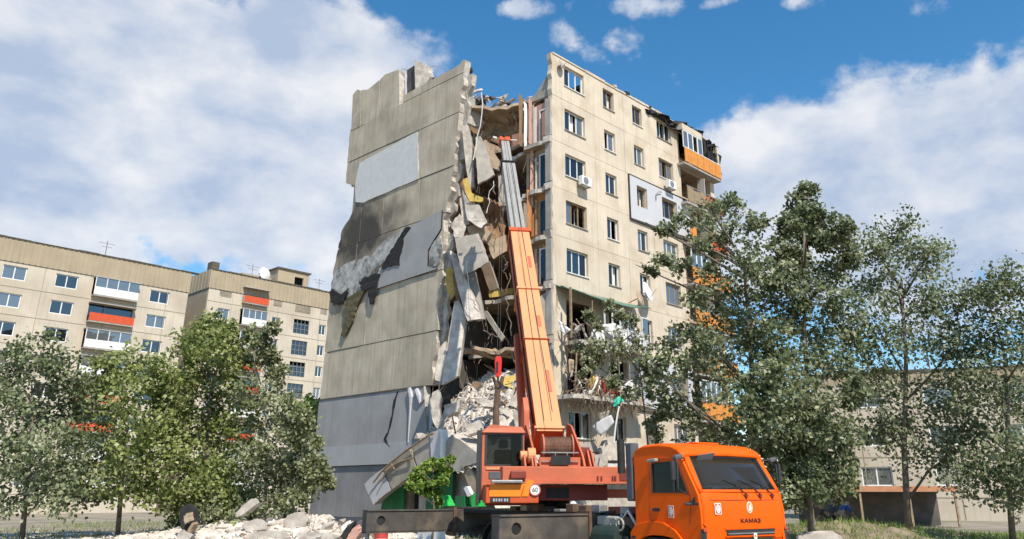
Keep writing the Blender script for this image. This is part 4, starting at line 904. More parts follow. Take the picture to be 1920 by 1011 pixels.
# local axes: x forward (0 = front of the cab), y to the truck's left (0 = near side), z up
def tumble(p):      # side walls lean in above the waist
    x, y, z = p; k = max(0, z - 1.9) / 1.0
    yy = y + (.03 * k if y < 1.25 else -.03 * k); return (x, yy, z)
def side_y(z): return .03 * max(0, z - 1.9)
WIN = [(-.33, 1.93), (-1.46, 1.93), (-1.46, 2.55), (-.66, 2.58)]
prof = [(.0, 1.02), (.03, 1.25), (.02, 1.62), (-.03, 1.90), (-.10, 2.02), (-.50, 2.66), (-.62, 2.78), (-.85, 2.86), (-1.2, 2.9), (-1.85, 2.88), (-2.02, 2.80), (-2.06, 2.6), (-2.06, .95), (-1.95, .95)]
arch = [(-1.88, .98), (-1.72, 1.04), (-1.45, 1.08), (-1.1, 1.08), (-.80, 1.05), (-.6, .99), (-.55, .95), (-.05, .95)]
for side, (ys, th) in enumerate(((0, .06), (2.5, -.06))):
    mb = MB().holed(prof + arch, [WIN], lambda x, z: tumble((x, ys, z)), (0, th, 0), 0, 0)
    sd_ = mb.build('cab_side', 'cab', truck, bevel=.012)
    wf = [(-.35, 1.95), (-1.44, 1.95), (-1.44, 2.53), (-.67, 2.56)]
    MB().holed(WIN, [wf], lambda x, z: (x, tumble((x, ys, z))[1] - (.006 if side == 0 else -.006), z), (0, th * .7, 0)).build('window_rubber', 'darkplastic', sd_)
    g = MB().prism([(x, tumble((x, ys, z))[1] + th * .4, z) for x, z in ([(-.78, 1.95), (-1.44, 1.95), (-1.44, 2.53), (-.78, 2.555)])], (0, th * .12, 0)).build('side_window', 'cabglass' if side else 'cabglass', sd_)
    MB().prism([(x, tumble((x, ys, z))[1] + th * .4, z) for x, z in ([(-.37, 1.95), (-.74, 1.95), (-.74, 2.55), (-.68, 2.555)])], (0, th * .12, 0)).build('quarter_window', 'cabglass', sd_)
    MB().beam((-.76, tumble((0, ys, 1.95))[1] + th * .3, 1.95), (-.76, tumble((0, ys, 2.55))[1] + th * .3, 2.55), .045, .05, up=(1, 0, 0)).build('window_bar', 'darkplastic', sd_)
    y0 = ys - (.012 if side == 0 else -.012)
    # door shut line and pocket handle
    dl = [(-.30, 1.34), (-.24, 1.88), (-.62, 2.63), (-1.52, 2.62), (-1.55, 1.40)]
    for a, b in zip(dl, dl[1:]):
        MB().beam((a[0], tumble((0, ys, a[1]))[1], a[1]), (b[0], tumble((0, ys, b[1]))[1], b[1]), .012, .012).build('door_seam', 'turretdark', sd_)
    MB().box(-1.46, -1.24, min(ys, y0) - .006, max(ys, y0) + .006, 1.55, 1.62).build('door_handle', 'darkplastic', sd_, bevel=.01)
    MB().box(-.02, -.42, ys - .02 if side == 0 else ys + .002, ys - .002 if side == 0 else ys + .02, 1.69, 1.73).build('name_strip', 'darkplastic', sd_)
# front face: lower panel, windscreen surround
def fx(z):
    t = [(1.02, 0.0), (1.25, .03), (1.62, .02), (1.90, -.03), (2.02, -.10), (2.66, -.50)]
    for (a, p), (b, q) in zip(t, t[1:]):
        if z <= b: return p + (q - p) * (z - a) / (b - a)
    return -.5
def fy(y, z): return y
rowz = [1.00, 1.05, 1.13, 1.25, 1.45, 1.62, 1.78, 1.90, 1.95]; coly = [0.06, .12, .25, .6, 1.25, 1.9, 2.25, 2.38, 2.44]
def bow(y): return .07 * (1 - ((y - 1.25) / 1.25) ** 2) - (.05 if y < .1 or y > 2.4 else 0)
vs = [(fx(z) + bow(y), y, z) for z in rowz for y in coly]; n = len(coly)
fs = [(j * n + i, j * n + i + 1, (j + 1) * n + i + 1, (j + 1) * n + i) for j in range(len(rowz) - 1) for i in range(n - 1)]
o = MB().add(vs, fs).build('front_panel', 'cab', truck, smooth=True); md = o.modifiers.new('solid', 'SOLIDIFY'); md.thickness = .05; md.offset = 0
front = o
# lower band of the front (below the upper grille slot)
vs = [(fx(max(z, 1.02)) + bow(y) - .005, y, z) for z in (.62, .8, .998) for y in coly]; fs = [(j * n + i, j * n + i + 1, (j + 1) * n + i + 1, (j + 1) * n + i) for j in range(2) for i in range(n - 1)]
o = MB().add(vs, fs).build('bumper', 'cab', truck, smooth=True); md = o.modifiers.new('solid', 'SOLIDIFY'); md.thickness = .06; md.offset = 0
def on_front(y, z, d=.03): return Vector((fx(z) + bow(y) + d, y, z))
def front_box(y0, y1, z0, z1, d0, d1, name, m_, par=front, bevel=0, k=6):
    mb = MB(); vs = []
    for dd in (d0, d1):
        for i in range(k + 1):
            y = y0 + (y1 - y0) * i / k; vs += [on_front(y, z0, dd), on_front(y, z1, dd)]
    m2 = 2 * (k + 1); fs = []
    for i in range(k):
        a = 2 * i; fs += [(a, a + 2, a + 3, a + 1), (m2 + a, m2 + a + 1, m2 + a + 3, m2 + a + 2), (a, m2 + a, m2 + a + 2, a + 2), (a + 1, a + 3, m2 + a + 3, m2 + a + 1)]
    fs += [(0, 1, m2 + 1, m2), (2 * k, m2 + 2 * k, m2 + 2 * k + 1, 2 * k + 1)]
    return mb.add(vs, fs).build(name, m_, par, bevel=bevel)
front_box(.62, 2.05, 1.10, 1.21, .02, .045, 'grille_slot', 'darkplastic'); front_box(.64, 2.03, 1.125, 1.15, .04, .055, 'grille_bar', 'steel')
front_box(.58, 2.09, 1.215, 1.235, .02, .05, 'grille_lip', 'cab'); front_box(.58, 2.09, 1.07, 1.095, .02, .06, 'grille_lip', 'cab')
front_box(.70, 1.98, .93, 1.04, .03, .05, 'grille_slot', 'darkplastic')
front_box(.22, 2.3, 1.776, 1.786, .022, .028, 'panel_seam', 'turretdark', k=8)
front_box(.30, 2.2, 1.79, 1.84, .02, .034, 'panel_lip', 'cab', k=8)
# corner deflectors and indicator lamps
for ys in (0.0, 2.5):
    sgn = 1 if ys == 0 else -1
    MB().prism([(.06, ys + .06 * sgn, .6), (.02, ys - .02 * sgn, .6), (-.5, ys - .03 * sgn, .6), (-.5, ys - .03 * sgn, .9), (-.1, ys - .03 * sgn, 1.32), (.06, ys + .02 * sgn, 1.34), (.07, ys + .12 * sgn, 1.25)], (0, .08 * sgn, 0)).build('corner_deflector', 'cab', truck, bevel=.02)
    MB().obox((.075, ys + .05 * sgn, 1.21), (.01, .0, 0), (0, .05, 0), (0, 0, .03)).build('indicator_lamp', 'stickred', truck, bevel=.01)
    MB().prism([(.03, ys - .02 * sgn, .75), (.09, ys + .03 * sgn, .75), (.09, ys + .04 * sgn, 1.15), (.06, ys - .01 * sgn, 1.25), (.0, ys - .02 * sgn, 1.2)], (-.04, .07 * sgn, 0)).build('air_vent', 'darkplastic', truck, bevel=.01)
    MB().prism([(-2.18, ys - .02 * sgn, .82), (-2.18, ys - .02 * sgn, 1.10), (-1.98, ys - .02 * sgn, 1.28), (-1.5, ys - .02 * sgn, 1.36), (-1.05, ys - .02 * sgn, 1.33), (-.72, ys - .02 * sgn, 1.20), (-.5, ys - .02 * sgn, 1.02), (-.47, ys - .02 * sgn, .95), (-.58, ys - .02 * sgn, .95), (-.62, ys - .02 * sgn, .98), (-.82, ys - .02 * sgn, 1.04), (-1.1, ys - .02 * sgn, 1.07), (-1.45, ys - .02 * sgn, 1.07), (-1.72, ys - .02 * sgn, 1.03), (-1.86, ys - .02 * sgn, .97), (-1.86, ys - .02 * sgn, .82)], (0, -.05 * sgn, 0)).build('fender', 'turret' if False else 'cab', truck, bevel=.015)
    MB().box(-2.13, -1.99, ys - .085 * sgn if sgn > 0 else ys + .072, ys - .072 * sgn if sgn > 0 else ys + .085, .98, 1.03).build('reflector', 'darkplastic', truck)
# windscreen
yl = lambda z: .10 + side_y(z) * 1.0
scr_o = [(yl(1.97), 1.93), (2.5 - yl(1.97), 1.93), (2.5 - yl(2.66) - .12, 2.67), (yl(2.66) + .12, 2.67)]
def on_scr(y, z, d=0): f = (z - 1.93) / .74; return Vector((-.045 + (-.505 + .045) * f + .09 * (1 - ((y - 1.25) / 1.25) ** 2) + d, y, z))
def scr_patch(z0, z1, y0f, y1f, d, name, m_, par, th=.01, k=10, j=4):
    vs = []
    for b in range(j + 1):
        z = z0 + (z1 - z0) * b / j
        for i in range(k + 1): y = y0f(z) + (y1f(z) - y0f(z)) * i / k; vs.append(on_scr(y, z, d))
    fs = [(b * (k + 1) + i, b * (k + 1) + i + 1, (b + 1) * (k + 1) + i + 1, (b + 1) * (k + 1) + i) for b in range(j) for i in range(k)]
    o = MB().add(vs, fs).build(name, m_, par, smooth=True); md = o.modifiers.new('solid', 'SOLIDIFY'); md.thickness = th; md.offset = 0; return o
e0 = lambda z: .17 + .10 * (z - 1.93); e1 = lambda z: 2.5 - e0(z)
ws = scr_patch(1.985, 2.64, e0, e1, .0, 'windscreen', 'screen', truck)
scr_patch(1.93, 2.685, lambda z: .055 + .03 * max(0, z - 1.93), lambda z: e0(z) - .03, .0, 'cab_pillar', 'cab', truck, .07, 3)
scr_patch(1.93, 2.685, lambda z: e1(z) + .03, lambda z: 2.445 - .03 * max(0, z - 1.93), .0, 'cab_pillar', 'cab', truck, .07, 3)
scr_patch(1.93, 1.975, lambda z: .10, lambda z: 2.40, .0, 'scuttle', 'cab', truck, .07)
scr_patch(2.0, 2.64, lambda z: e0(z) - .028, lambda z: e0(z) + .005, .006, 'screen_rubber', 'darkplastic', ws, .03, 2)
scr_patch(2.0, 2.64, lambda z: e1(z) - .005, lambda z: e1(z) + .028, .006, 'screen_rubber', 'darkplastic', ws, .03, 2)
scr_patch(2.645, 2.675, lambda z: e0(z) - .02, lambda z: e1(z) + .02, .006, 'screen_rubber', 'darkplastic', ws, .03, 8, 1)
scr_patch(1.972, 1.99, lambda z: e0(z) - .02, lambda z: e1(z) + .02, .006, 'screen_rubber', 'darkplastic', ws, .03, 8, 1)
# roof shell with rounded front
rp = [(-.47, 2.66), (-.52, 2.74), (-.62, 2.82), (-.82, 2.89), (-1.2, 2.93), (-1.75, 2.92), (-1.98, 2.86), (-2.06, 2.74), (-2.07, 2.55)]
yy = [.03, .06, .15, .4, 1.25, 2.1, 2.35, 2.44, 2.47]; vs = []
for x, z in rp:
    for i, y in enumerate(yy):
        k = abs(y - 1.25) / 1.22; vs.append((x + (.10 * (1 - k * k) if x > -.9 else 0), y, z + .03 * (1 - k ** 2) - (.05 if k > .99 else (.02 if k > .95 else 0))))
n = len(yy); fs = [(j * n + i, j * n + i + 1, (j + 1) * n + i + 1, (j + 1) * n + i) for j in range(len(rp) - 1) for i in range(n - 1)]
o = MB().add(vs, fs).build('roof', 'cab', truck, smooth=True); md = o.modifiers.new('solid', 'SOLIDIFY'); md.thickness = .06; md.offset = 0
MB().box(-1.3, -.85, .85, 1.55, 2.95, 3.0).build('roof_hatch', 'cab', o, bevel=.02)
MB().box(-2.06, -2.0, .08, 2.42, .95, 2.6).build('cab_back', 'cab', truck)
MB().box(-2.0, -.05, .08, 2.42, .96, 1.02).build('cab_floor', 'darkplastic', truck)
# inside: dashboard, papers, wheel, seats
dash = MB().prism([(-.08, .12, 1.2), (-.12, .12, 1.93), (-.45, .12, 1.96), (-.62, .12, 1.8), (-.55, .12, 1.2)], (0, 2.26, 0)).build('dashboard', 'darkplastic', truck)
for (y, w, m_) in ((.45, .12, 'cloth'), (.66, .06, 'pvc'), (.9, .05, 'yellow'), (1.35, .10, 'cloth'), (1.95, .2, 'curtain'), (2.15, .1, 'cloth')):
    MB().obox((-.22, y, 1.975), (.05, 0, .03), (0, w / 2 + .02, 0), (-.01, 0, .012)).build('paper', m_, dash)
pts = [(-.62 + .12 * math.cos(a) * .5, 1.95 + .2 * math.sin(a), 1.95 + .2 * math.cos(a) * .45) for a in [i * 6.283 / 14 for i in range(15)]]
MB().tube(pts, .018, 6, cap=False).build('steering_wheel', 'darkplastic', truck)
for y in (.65, 1.85):
    o = MB().box(-1.5, -1.0, y - .25, y + .25, 1.35, 1.5).build('seat', 'seat', truck, bevel=.05); MB().box(-1.62, -1.48, y - .24, y + .24, 1.45, 2.2).build('backrest', 'seat', o, bevel=.05); MB().box(-1.6, -1.5, y - .13, y + .13, 2.22, 2.45).build('headrest', 'seat', o, bevel=.04)
# sun visor flap, mirrors, wipers
MB().obox((-.40, .62, 2.62), (.05, .02, .10), (.02, .22, .03), (.012, 0, -.006)).build('inner_visor', 'seat', truck)
for ys, sg in ((0, 1), (2.5, -1)):
    m_ = MB().tube([(-.42, ys + .06 * sg, 2.62), (-.30, ys - .22 * sg, 2.64), (-.28, ys - .30 * sg, 2.55), (-.28, ys - .30 * sg, 2.0), (-.3, ys - .02 * sg, 1.9)], .017, 6).build('mirror_arm', 'darkplastic', truck)
    MB().obox((-.33, ys - .33 * sg, 2.36), (.03, .01 * sg, 0), (0, .085, 0), (0, 0, .19)).build('mirror', 'darkplastic', m_, bevel=.02)
    MB().obox((-.35, ys - .2 * sg, 2.64), (.06, 0, .0), (0, .10, .02), (0, 0, .05)).build('wide_mirror', 'seat', m_, bevel=.03)
# rag hung on the near mirror
MB().obox((-1.32, -.06, 2.60), (.14, 0, .01), (0, .05, 0), (0, 0, .035)).build('window_visor', 'concrete', truck, bevel=.02)
for y in (1.28, 1.72, 2.12):
    p = on_front(y, 1.87, .05); w_ = MB().tube([p, p + Vector((.02, -.06, .06)), on_scr(y - .18, 2.06, .04)], .014, 5).build('wiper_arm', 'print', truck)
    MB().tube([on_scr(y - .45, 2.20, .03), on_scr(y + .02, 2.01, .03)], .010, 5).build('wiper_blade', 'print', w_)
    MB().obox(p, (.03, 0, 0), (0, .025, -.02), (0, .02, .03)).build('wiper_base', 'turretdark', w_)
# lettering and stickers
def text(body, size, M4, m_, name, parent, ext=.003, par_inv=None):
    cu = bpy.data.curves.new(name, 'FONT'); cu.body = body; cu.size = size; cu.extrude = ext; cu.align_x = 'CENTER'; cu.align_y = 'CENTER'
    tmp = bpy.data.objects.new('t', cu); COL.objects.link(tmp); dg = bpy.context.evaluated_depsgraph_get()
    me = bpy.data.meshes.new_from_object(tmp.evaluated_get(dg)); bpy.data.objects.remove(tmp)
    me.name = name; me.materials.clear(); me.materials.append(MT[m_]); o = bpy.data.objects.new(name, me); COL.objects.link(o); o.parent = parent; o.matrix_basis = M4; return o
def frame4(p, xdir, ydir): x = Vector(xdir).normalized(); z = x.cross(Vector(ydir)).normalized(); y = z.cross(x); m = Matrix((x, y, z)).transposed().to_4x4(); m.translation = p; return m
text('КАМАЗ', .115, frame4(on_front(1.32, 1.375, .032), (0, 1, 0), (0, 0, 1)) @ Matrix.Diagonal((1.5, 1, 1, 1)), 'print', 'lettering', front, .006)
def sticker(p, xd, zd, w, h, par, d):
    b = MB(); P = Vector(p); X = Vector(xd); Z = Vector(zd); D = Vector(d)
    o = MB().obox(P, X * w / 2, D * .002, Z * h / 2).build('sticker', 'sticker', par)
    MB().obox(P + D * .004, X * w * .40, D * .002, Z * h * .42).build('sticker_field', 'stickred', o)
    MB().prism([P + D * .007 + X * w * .33 * math.cos(a) + Z * h * .38 * math.sin(a) for a in [i * 6.283 / 16 for i in range(16)]], D * .003).build('sticker_medallion', 'sticker', o)
    MB().prism([P + D * .0105 + X * w * .2 * math.cos(a) + Z * h * .27 * math.sin(a) for a in [i * 6.283 / 12 for i in range(12)]], D * .002).build('sticker_emblem', 'stickgrey', o)
    MB().prism([P + D * .013 + X * w * a + Z * h * b for a, b in ((-.14, -.18), (.14, -.18), (0, .22))], D * .002).build('sticker_mark', 'sticker', o)
sticker((-.86, -.008, 1.555), (1, 0, 0), (0, 0, 1), .17, .24, truck, (0, -1, 0))
pf = on_front(.42, 1.62, .04); sticker(pf, (-.04, 1, 0), (-.02, 0, 1), .19, .22, front, (1, 0, 0))
# oval emblem
p = on_front(1.32, 1.64, .03)
o = MB().prism([p + Vector((0, .085 * math.cos(a), .115 * math.sin(a))) for a in [i * 6.283 / 20 for i in range(20)]], (.012, 0, 0)).build('emblem', 'sticker', front)
MB().prism([p + Vector((.012, .068 * math.cos(a), .095 * math.sin(a))) for a in [i * 6.283 / 20 for i in range(20)]], (.004, 0, 0)).build('emblem_field', 'bright', o)
MB().prism([p + Vector((.017, a, b)) for a, b in ((-.05, -.05), (-.02, -.075), (.035, -.06), (.05, .0), (.03, .05), (.0, .08), (.005, .03), (-.02, .045), (-.03, .0))], (.004, 0, 0)).build('emblem_figure', 'sticker', o)
p = on_front(1.40, 1.075, .06); o = MB().prism([p + Vector((0, a, b)) for a, b in ((-.045, .06), (-.045, -.03), (-.02, -.07), (.02, -.07), (.045, -.03), (.045, .06))], (.015, 0, 0)).build('badge', 'sticker', front)
text('К', .07, frame4(p + Vector((.018, 0, 0)), (0, 1, 0), (0, 0, 1)), 'print', 'badge_mark', o, .002)
MB().prism([(-.10, -.012, 1.70), (-.36, -.012, 1.70), (-.36, -.012, 1.74), (-.22, -.012, 1.76), (-.10, -.012, 1.86)], (0, -.01, 0)).build('door_badge', 'darkplastic', truck)
text('КАМАЗ', .05, frame4(Vector((-.29, -.025, 1.715)), (1, 0, 0), (0, 0, 1)), 'stickgrey', 'door_lettering', truck, .001)
# chassis, tank, wheels
MB().box(-11.2, -.4, .78, .95, .72, .98).box(-11.2, -.4, 1.55, 1.72, .72, .98).build('chassis_rail', 'chassis', truck)
MB().box(-11.3, -2.9, .25, 2.25, 1.36, 1.46).build('crane_deck', 'chassis', truck)
MB().box(-5.6, -2.4, .02, .6, .55, 1.0).build('tool_box', 'chassis', truck, bevel=.03)
def wheel(x, y, w=.32, r=.52):
    sgn = -1 if y < 1.25 else 1
    o = MB().lathe((x, y, r), (0, sgn, 0), [(0, r * .62), (0, r * .96), (.04, r), (w - .04, r), (w, r * .95), (w, r * .62)], 28).build('wheel', 'rubber', truck)
    MB().lathe((x, y + sgn * (w - .1), r), (0, sgn, 0), [(0, r * .6), (.06, r * .58), (.05, r * .3), (.10, r * .26), (.11, .02)], 20).build('rim', 'steel', o)
    for k in range(8): a = k * 6.283 / 8; MB().lathe((x + .2 * math.cos(a), y + sgn * (w - .05), r + .2 * math.sin(a)), (0, sgn, 0), [(0, .018), (.03, .018), (.031, .0)], 6).build('wheel_nut', 'rust', o)
for x in (-1.25, -7.0, -8.35):
    wheel(x, .36); wheel(x, 2.14)
for x in (-7.0, -8.35):
    MB().prism([(x + .68 * math.cos(a), -.02, .55 + .62 * math.sin(a)) for a in [i * 3.1416 / 8 for i in range(9)]] + [(x + .64 * math.cos(a), -.02, .55 + .58 * math.sin(a)) for a in [i * 3.1416 / 8 for i in range(8, -1, -1)]], (0, .55, 0)).build('mudguard', 'chassis', truck)
# outriggers: housing across the frame, beam pushed out, jack
for (x, k, lab) in ((-3.9, 2.55, 1), (-10.9, 2.9, 0)):
    MB().box(x - .22, x + .22, .0, 2.5, .80, 1.46).build('outrigger_housing', 'beam', truck, bevel=.02)
    for sg in (-1, 1):
        ob = MB(); y1 = -k if sg < 0 else 2.5 + k * .9; y0 = .05 if sg < 0 else 2.45
        hc = (y1 + .45 * (1 if sg < 0 else -1))
        ring = [(hc + .13 * math.cos(a), 1.16 + .13 * math.sin(a)) for a in [i * 6.283 / 16 for i in range(16)]]
        o = ob.holed([(min(y0, y1), .86), (max(y0, y1), .86), (max(y0, y1), 1.42), (min(y0, y1), 1.42)], [ring], lambda y, z: (x + .18, y, z), (-.36, 0, 0)).build('outrigger_beam', 'beam', truck, bevel=.015)
        MB().box(x - .21, x + .21, min(y0, y1), max(y0, y1), 1.425, 1.46).box(x - .21, x + .21, min(y0, y1), max(y0, y1), .82, .855).build('flange', 'beam', o)
        MB().box(x - .13, x + .13, hc - .13, hc + .13, .98, 1.34).build('hole_shade_block', 'chassis', o)  # black block standing for the shade inside the hole
        ye = y1 + (.12 if sg < 0 else -.12)
        MB().lathe((x, ye, .06), (0, 0, 1), [(0, .24), (.05, .24), (.06, .07), (.9, .07), (.91, .09), (1.36, .09)], 16).build('jack', 'steel', o)
        MB().box(x - .24, x + .24, min(0.0, sg * 0) - .10 if sg < 0 else 2.52, .0 if sg < 0 else 2.62, .70, 1.52).build('housing_collar', 'rust', o)
# hoses, coiled rope and tanks behind the cab
for k in range(5):
    p = Vector((-2.3 - .12 * k, .25 + .1 * k, 1.2)); MB().tube([p, p + Vector((-.2, -.1, .35)), p + Vector((-.4, -.15, .1)), p + Vector((-.5, 0, .4)), p + Vector((-.65, .05, .05))], .035, 6).build('hose', random.choice(('concrete', 'chassis', 'pvc')), truck, smooth=True)
MB().lathe((-2.6, .1, .95), (-1, 0, 0), [(0, .02), (.01, .3), (.9, .3), (.91, .02)], 18).build('fuel_tank', mat('dark_green_tank', (.03, .05, .04), .5, .2, 4, .1), truck, smooth=False)
MB().box(-2.34, -2.12, -.0, .24, 1.75, 3.02).build('air_intake', 'seat', truck, bevel=.03)
MB().lathe((-2.42, -.06, 2.35), (0, 0, 1), [(0, .09), (.75, .09), (.76, .05), (.77, .0)], 12).build('exhaust_stack', 'chassis', truck)
MB().box(-3.3, -2.5, .2, 2.2, 1.46, 1.62).build('boom_rest', 'turretdark', truck)
for k in range(10):
    x = -2.6 - k * .55; MB().box(x - .2, x + .12, .15, .4, 1.47, 1.47 + random.uniform(.05, .22)).build('deck_fitting', random.choice(('chassis', 'rust', 'beam', 'steel')), truck, bevel=.02)
MB().box(-5.9, -4.4, .1, .35, 1.0, 1.32).build('battery_box', 'chassis', truck, bevel=.02); MB().box(-3.5, -2.7, .0, .5, 1.02, 1.42).build('spare_cover', 'concrete', truck, bevel=.04)
for k in range(3): MB().tube([(-2.65 - .3 * k, .02, 1.25 + .12 * math.sin(a) + .1) if False else (-2.6 - .25 * k + .13 * math.cos(a), -.02 + .03 * k, 1.25 + .13 * math.sin(a)) for a in [i * 6.283 / 12 for i in range(13)]], .025, 6, cap=False).build('rope_coil', 'concrete', truck, smooth=True)
# ---- turret
PV = T0 + Vector((math.cos(TA), math.sin(TA), 0)) * -7.5 + Vector((-math.sin(TA), math.cos(TA), 0)) * 1.25
TIP = at(946, 266, 38.0)
hd = Vector((TIP.x - PV.x, TIP.y - PV.y, 0)).normalized(); rt_ = Vector((hd.y, -hd.x, 0))
TM = Matrix((rt_, hd, Vector((0, 0, 1)))).transposed().to_4x4(); TM.translation = Vector((PV.x, PV.y, 0))
TL = Matrix.Translation(T0) @ Matrix.Rotation(TA, 4, 'Z'); TREL = TL.inverted() @ TM
def tur(mb, name, m_, par=None, bevel=0, smooth=False):    # turret axes: x right, y towards the boom tip, z up
    o = mb.build(name, m_, par or truck, bevel=bevel, smooth=smooth)
    if par is None: o.matrix_basis = TREL
    return o
def tl(u, v, Y): return TM.inverted() @ at(u, v, Y)
tur(MB().lathe((0, 0, 1.46), (0, 0, 1), [(0, .75), (.12, .75), (.13, .65), (.25, .65)], 28), 'slewing_ring', 'chassis')
tur(MB().box(-.85, 1.3, -2.1, 1.0, 1.72, 2.12), 'turret_frame', 'turretdark', bevel=.02)
tur(MB().box(-.35, .25, -2.13, -2.103, 1.78, 2.04), 'frame_shade_plate', 'chassis')  # black plate on the face, standing for the shade in an opening
tur(MB().box(.95, 2.6, -2.0, -.7, 1.78, 2.0), 'side_rail', 'turret', bevel=.02)
o = tur(MB().box(-1.55, 1.95, -2.45, -1.7, 2.18, 2.56), 'counterweight', 'turret', bevel=.02)
tur(MB().box(-1.6, 2.0, -2.52, -1.65, 2.13, 2.185), 'counterweight_flange', 'turret', bevel=.005)
for x in (-1.1, -1.0, .95, 1.05, 1.35, 1.42): tur(MB().box(x, x + .03, -2.50, -2.46, 2.2, 2.33), 'lug', 'turretdark')
tur(MB().box(1.55, 1.8, -2.47, -2.452, 2.22, 2.5), 'recess_shade_plate', 'turretdark')  # darker plate on the face, painting the shade of a recess
tur(MB().box(-1.35, -.95, -2.6, -2.46, 2.25, 2.45), 'hook_bracket', 'turretdark', bevel=.03)
# twin cheeks that carry the boom foot and the winch
for x in (-.62, .62):
    tur(MB().prism([(x, -2.35, 2.57), (x, -.2, 2.57), (x, .35, 3.4), (x, .1, 3.85), (x, -.5, 3.75), (x, -1.5, 3.2), (x, -2.1, 2.85)], (.06 if x > 0 else -.06, 0, 0)), 'turret_cheek', 'turret', bevel=.01)
tur(MB().box(-.55, .55, -2.24, -2.18, 2.57, 2.80).box(-.55, .55, -2.0, -.3, 2.57, 2.66), 'cheek_web', 'turret')
tur(MB().prism([(-.26, -2.36, 2.60), (.26, -2.36, 2.60), (.26, -2.36, 2.84), (-.26, -2.36, 2.84)], (0, .02, 0)), 'web_shade_plate', 'chassis')  # black plate before the web, painted as a shaded opening
dr = tur(MB().lathe((-.42, -1.75, 3.06), (1, 0, 0), [(0, .36), (.04, .36), (.041, .27), (.8, .27), (.801, .36), (.84, .36)], 26), 'winch_drum', 'turret', smooth=False)
mb = MB()
for k in range(20): mb.lathe((-.375 + k * .038, -1.75, 3.06), (1, 0, 0), [(0, .27), (.01, .29), (.026, .29), (.036, .27)], 20)
o = mb.build('wound_rope', 'rust', dr)
tur(MB().box(-.5, .5, -2.3, -2.24, 2.90, 2.93).box(-.14, -.12, -2.3, -2.26, 2.7, 2.90).box(.18, .20, -2.3, -2.26, 2.7, 2.90).box(-.5, .5, -2.3, -2.26, 2.68, 2.70), 'winch_guard', 'steel')
tur(MB().lathe((-.62, -1.9, 2.85), (-1, 0, 0), [(0, .2), (.2, .2), (.22, .12), (.4, .12), (.41, 0)], 16), 'winch_motor', 'boom')
# boom: three telescoped sections
FOOT = Vector((0, -.15, 3.35)); TIPL = TM.inverted() @ TIP; dB = (TIPL - FOOT).normalized(); LB = (TIPL - FOOT).length
def along(v0):     # distance along the boom whose picture row is v0
    best = min(range(0, 2000), key=lambda k: abs(project(TM @ (FOOT + dB * LB * k / 2000))[1] - v0)); return LB * best / 2000
def project(p):
    r = Vector(p) - CAM; c, s = math.cos(TH), math.sin(TH); z = r.y * c + r.z * s; y = -r.y * s + r.z * c
    return PX + FPX * r.x / z, PY - FPX * y / z
nB = Vector((1, 0, 0)).cross(dB).normalized()
d1, d2 = along(447), along(312)
def bsec(a, b, w, h, name, mats, dn=0.0):
    A, B = FOOT + dB * a + nB * dn, FOOT + dB * b + nB * dn; X = Vector((1, 0, 0)); mb = MB()
    c = .06
    sec = [(-w / 2, -h / 2 + c), (-w / 2 + c, -h / 2), (w / 2 - c, -h / 2), (w / 2, -h / 2 + c), (w / 2, h / 2 - .01), (w / 2 - .01, h / 2), (-w / 2 + .01, h / 2), (-w / 2, h / 2 - .01)]
    vs = [A + X * p + nB * q for p, q in sec] + [B + X * p + nB * q for p, q in sec]
    fs = [tuple(range(7, -1, -1)), tuple(range(8, 16))] + [(i, (i + 1) % 8, 8 + (i + 1) % 8, 8 + i) for i in range(8)]
    ms = [1, 1] + [1, 1, 1, 1, 0, 0, 0, 1]  # top faces take the sunlit colour, sides and ends the shaded one
    mb.add(vs, fs, ms); return tur(mb, name, mats)
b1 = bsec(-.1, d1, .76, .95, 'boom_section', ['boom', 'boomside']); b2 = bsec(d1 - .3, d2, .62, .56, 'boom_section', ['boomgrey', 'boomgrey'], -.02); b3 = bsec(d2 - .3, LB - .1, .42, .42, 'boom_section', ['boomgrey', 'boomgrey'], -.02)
def collar(a, w, h, t, m_, par): 
    A = FOOT + dB * a; mb = MB(); X = Vector((1, 0, 0))
    for (cx, cy, hx, hy) in ((0, h / 2 + .03, w / 2 + .06, .03), (0, -h / 2 - .03, w / 2 + .06, .03), (w / 2 + .03, 0, .03, h / 2), (-w / 2 - .03, 0, .03, h / 2)):
        mb.obox(A + X * cx + nB * cy, X * hx, nB * hy, dB * t)
    return mb.build('boom_collar', m_, par)
collar(d1 - .12, .76, .95, .12, 'boomside', b1); collar(d1 * .62, .76, .95, .05, 'boom', b1); collar(d2 - .06, .62, .56, .05, 'chassis', b2); collar(.0, .76, .95, .04, 'boom', b1); collar(d1 * .36, .76, .95, .012, 'boomside', b1)
for x in (-.12, .10):       # weld seams / hoist rope running along the top
    A = FOOT + dB * .3 + nB * .475 + Vector((x, 0, 0)); B = FOOT + dB * (d1 - .3) + nB * .475 + Vector((x * .95, 0, 0))
    MB().tube([A, B], .009, 5).build('boom_seam', 'rust', b1)
for x in (-.14, .14): MB().tube([FOOT + dB * d1 + nB * .27 + Vector((x, 0, 0)), FOOT + dB * (d2 - .1) + nB * .27 + Vector((x, 0, 0))], .014, 5).build('boom_seam', 'chassis', b2)
for a, w in ((.18, .5), (.45, .3), (.78, .4)):
    A = FOOT + dB * d1 * a + nB * .482; MB().obox(A + Vector((.2, 0, 0)), Vector((.06, 0, 0)), dB * w, nB * .004).build('worn_plate', 'turret', b1)
for k in range(7): MB().tube([FOOT + dB * (1.2 + k * 1.25) + Vector((-.385, 0, 0)) - nB * .3, FOOT + dB * (1.2 + k * 1.25) + Vector((-.385, 0, 0)) + nB * .42], .014, 5).build('side_stiffener', 'boomside', b1)
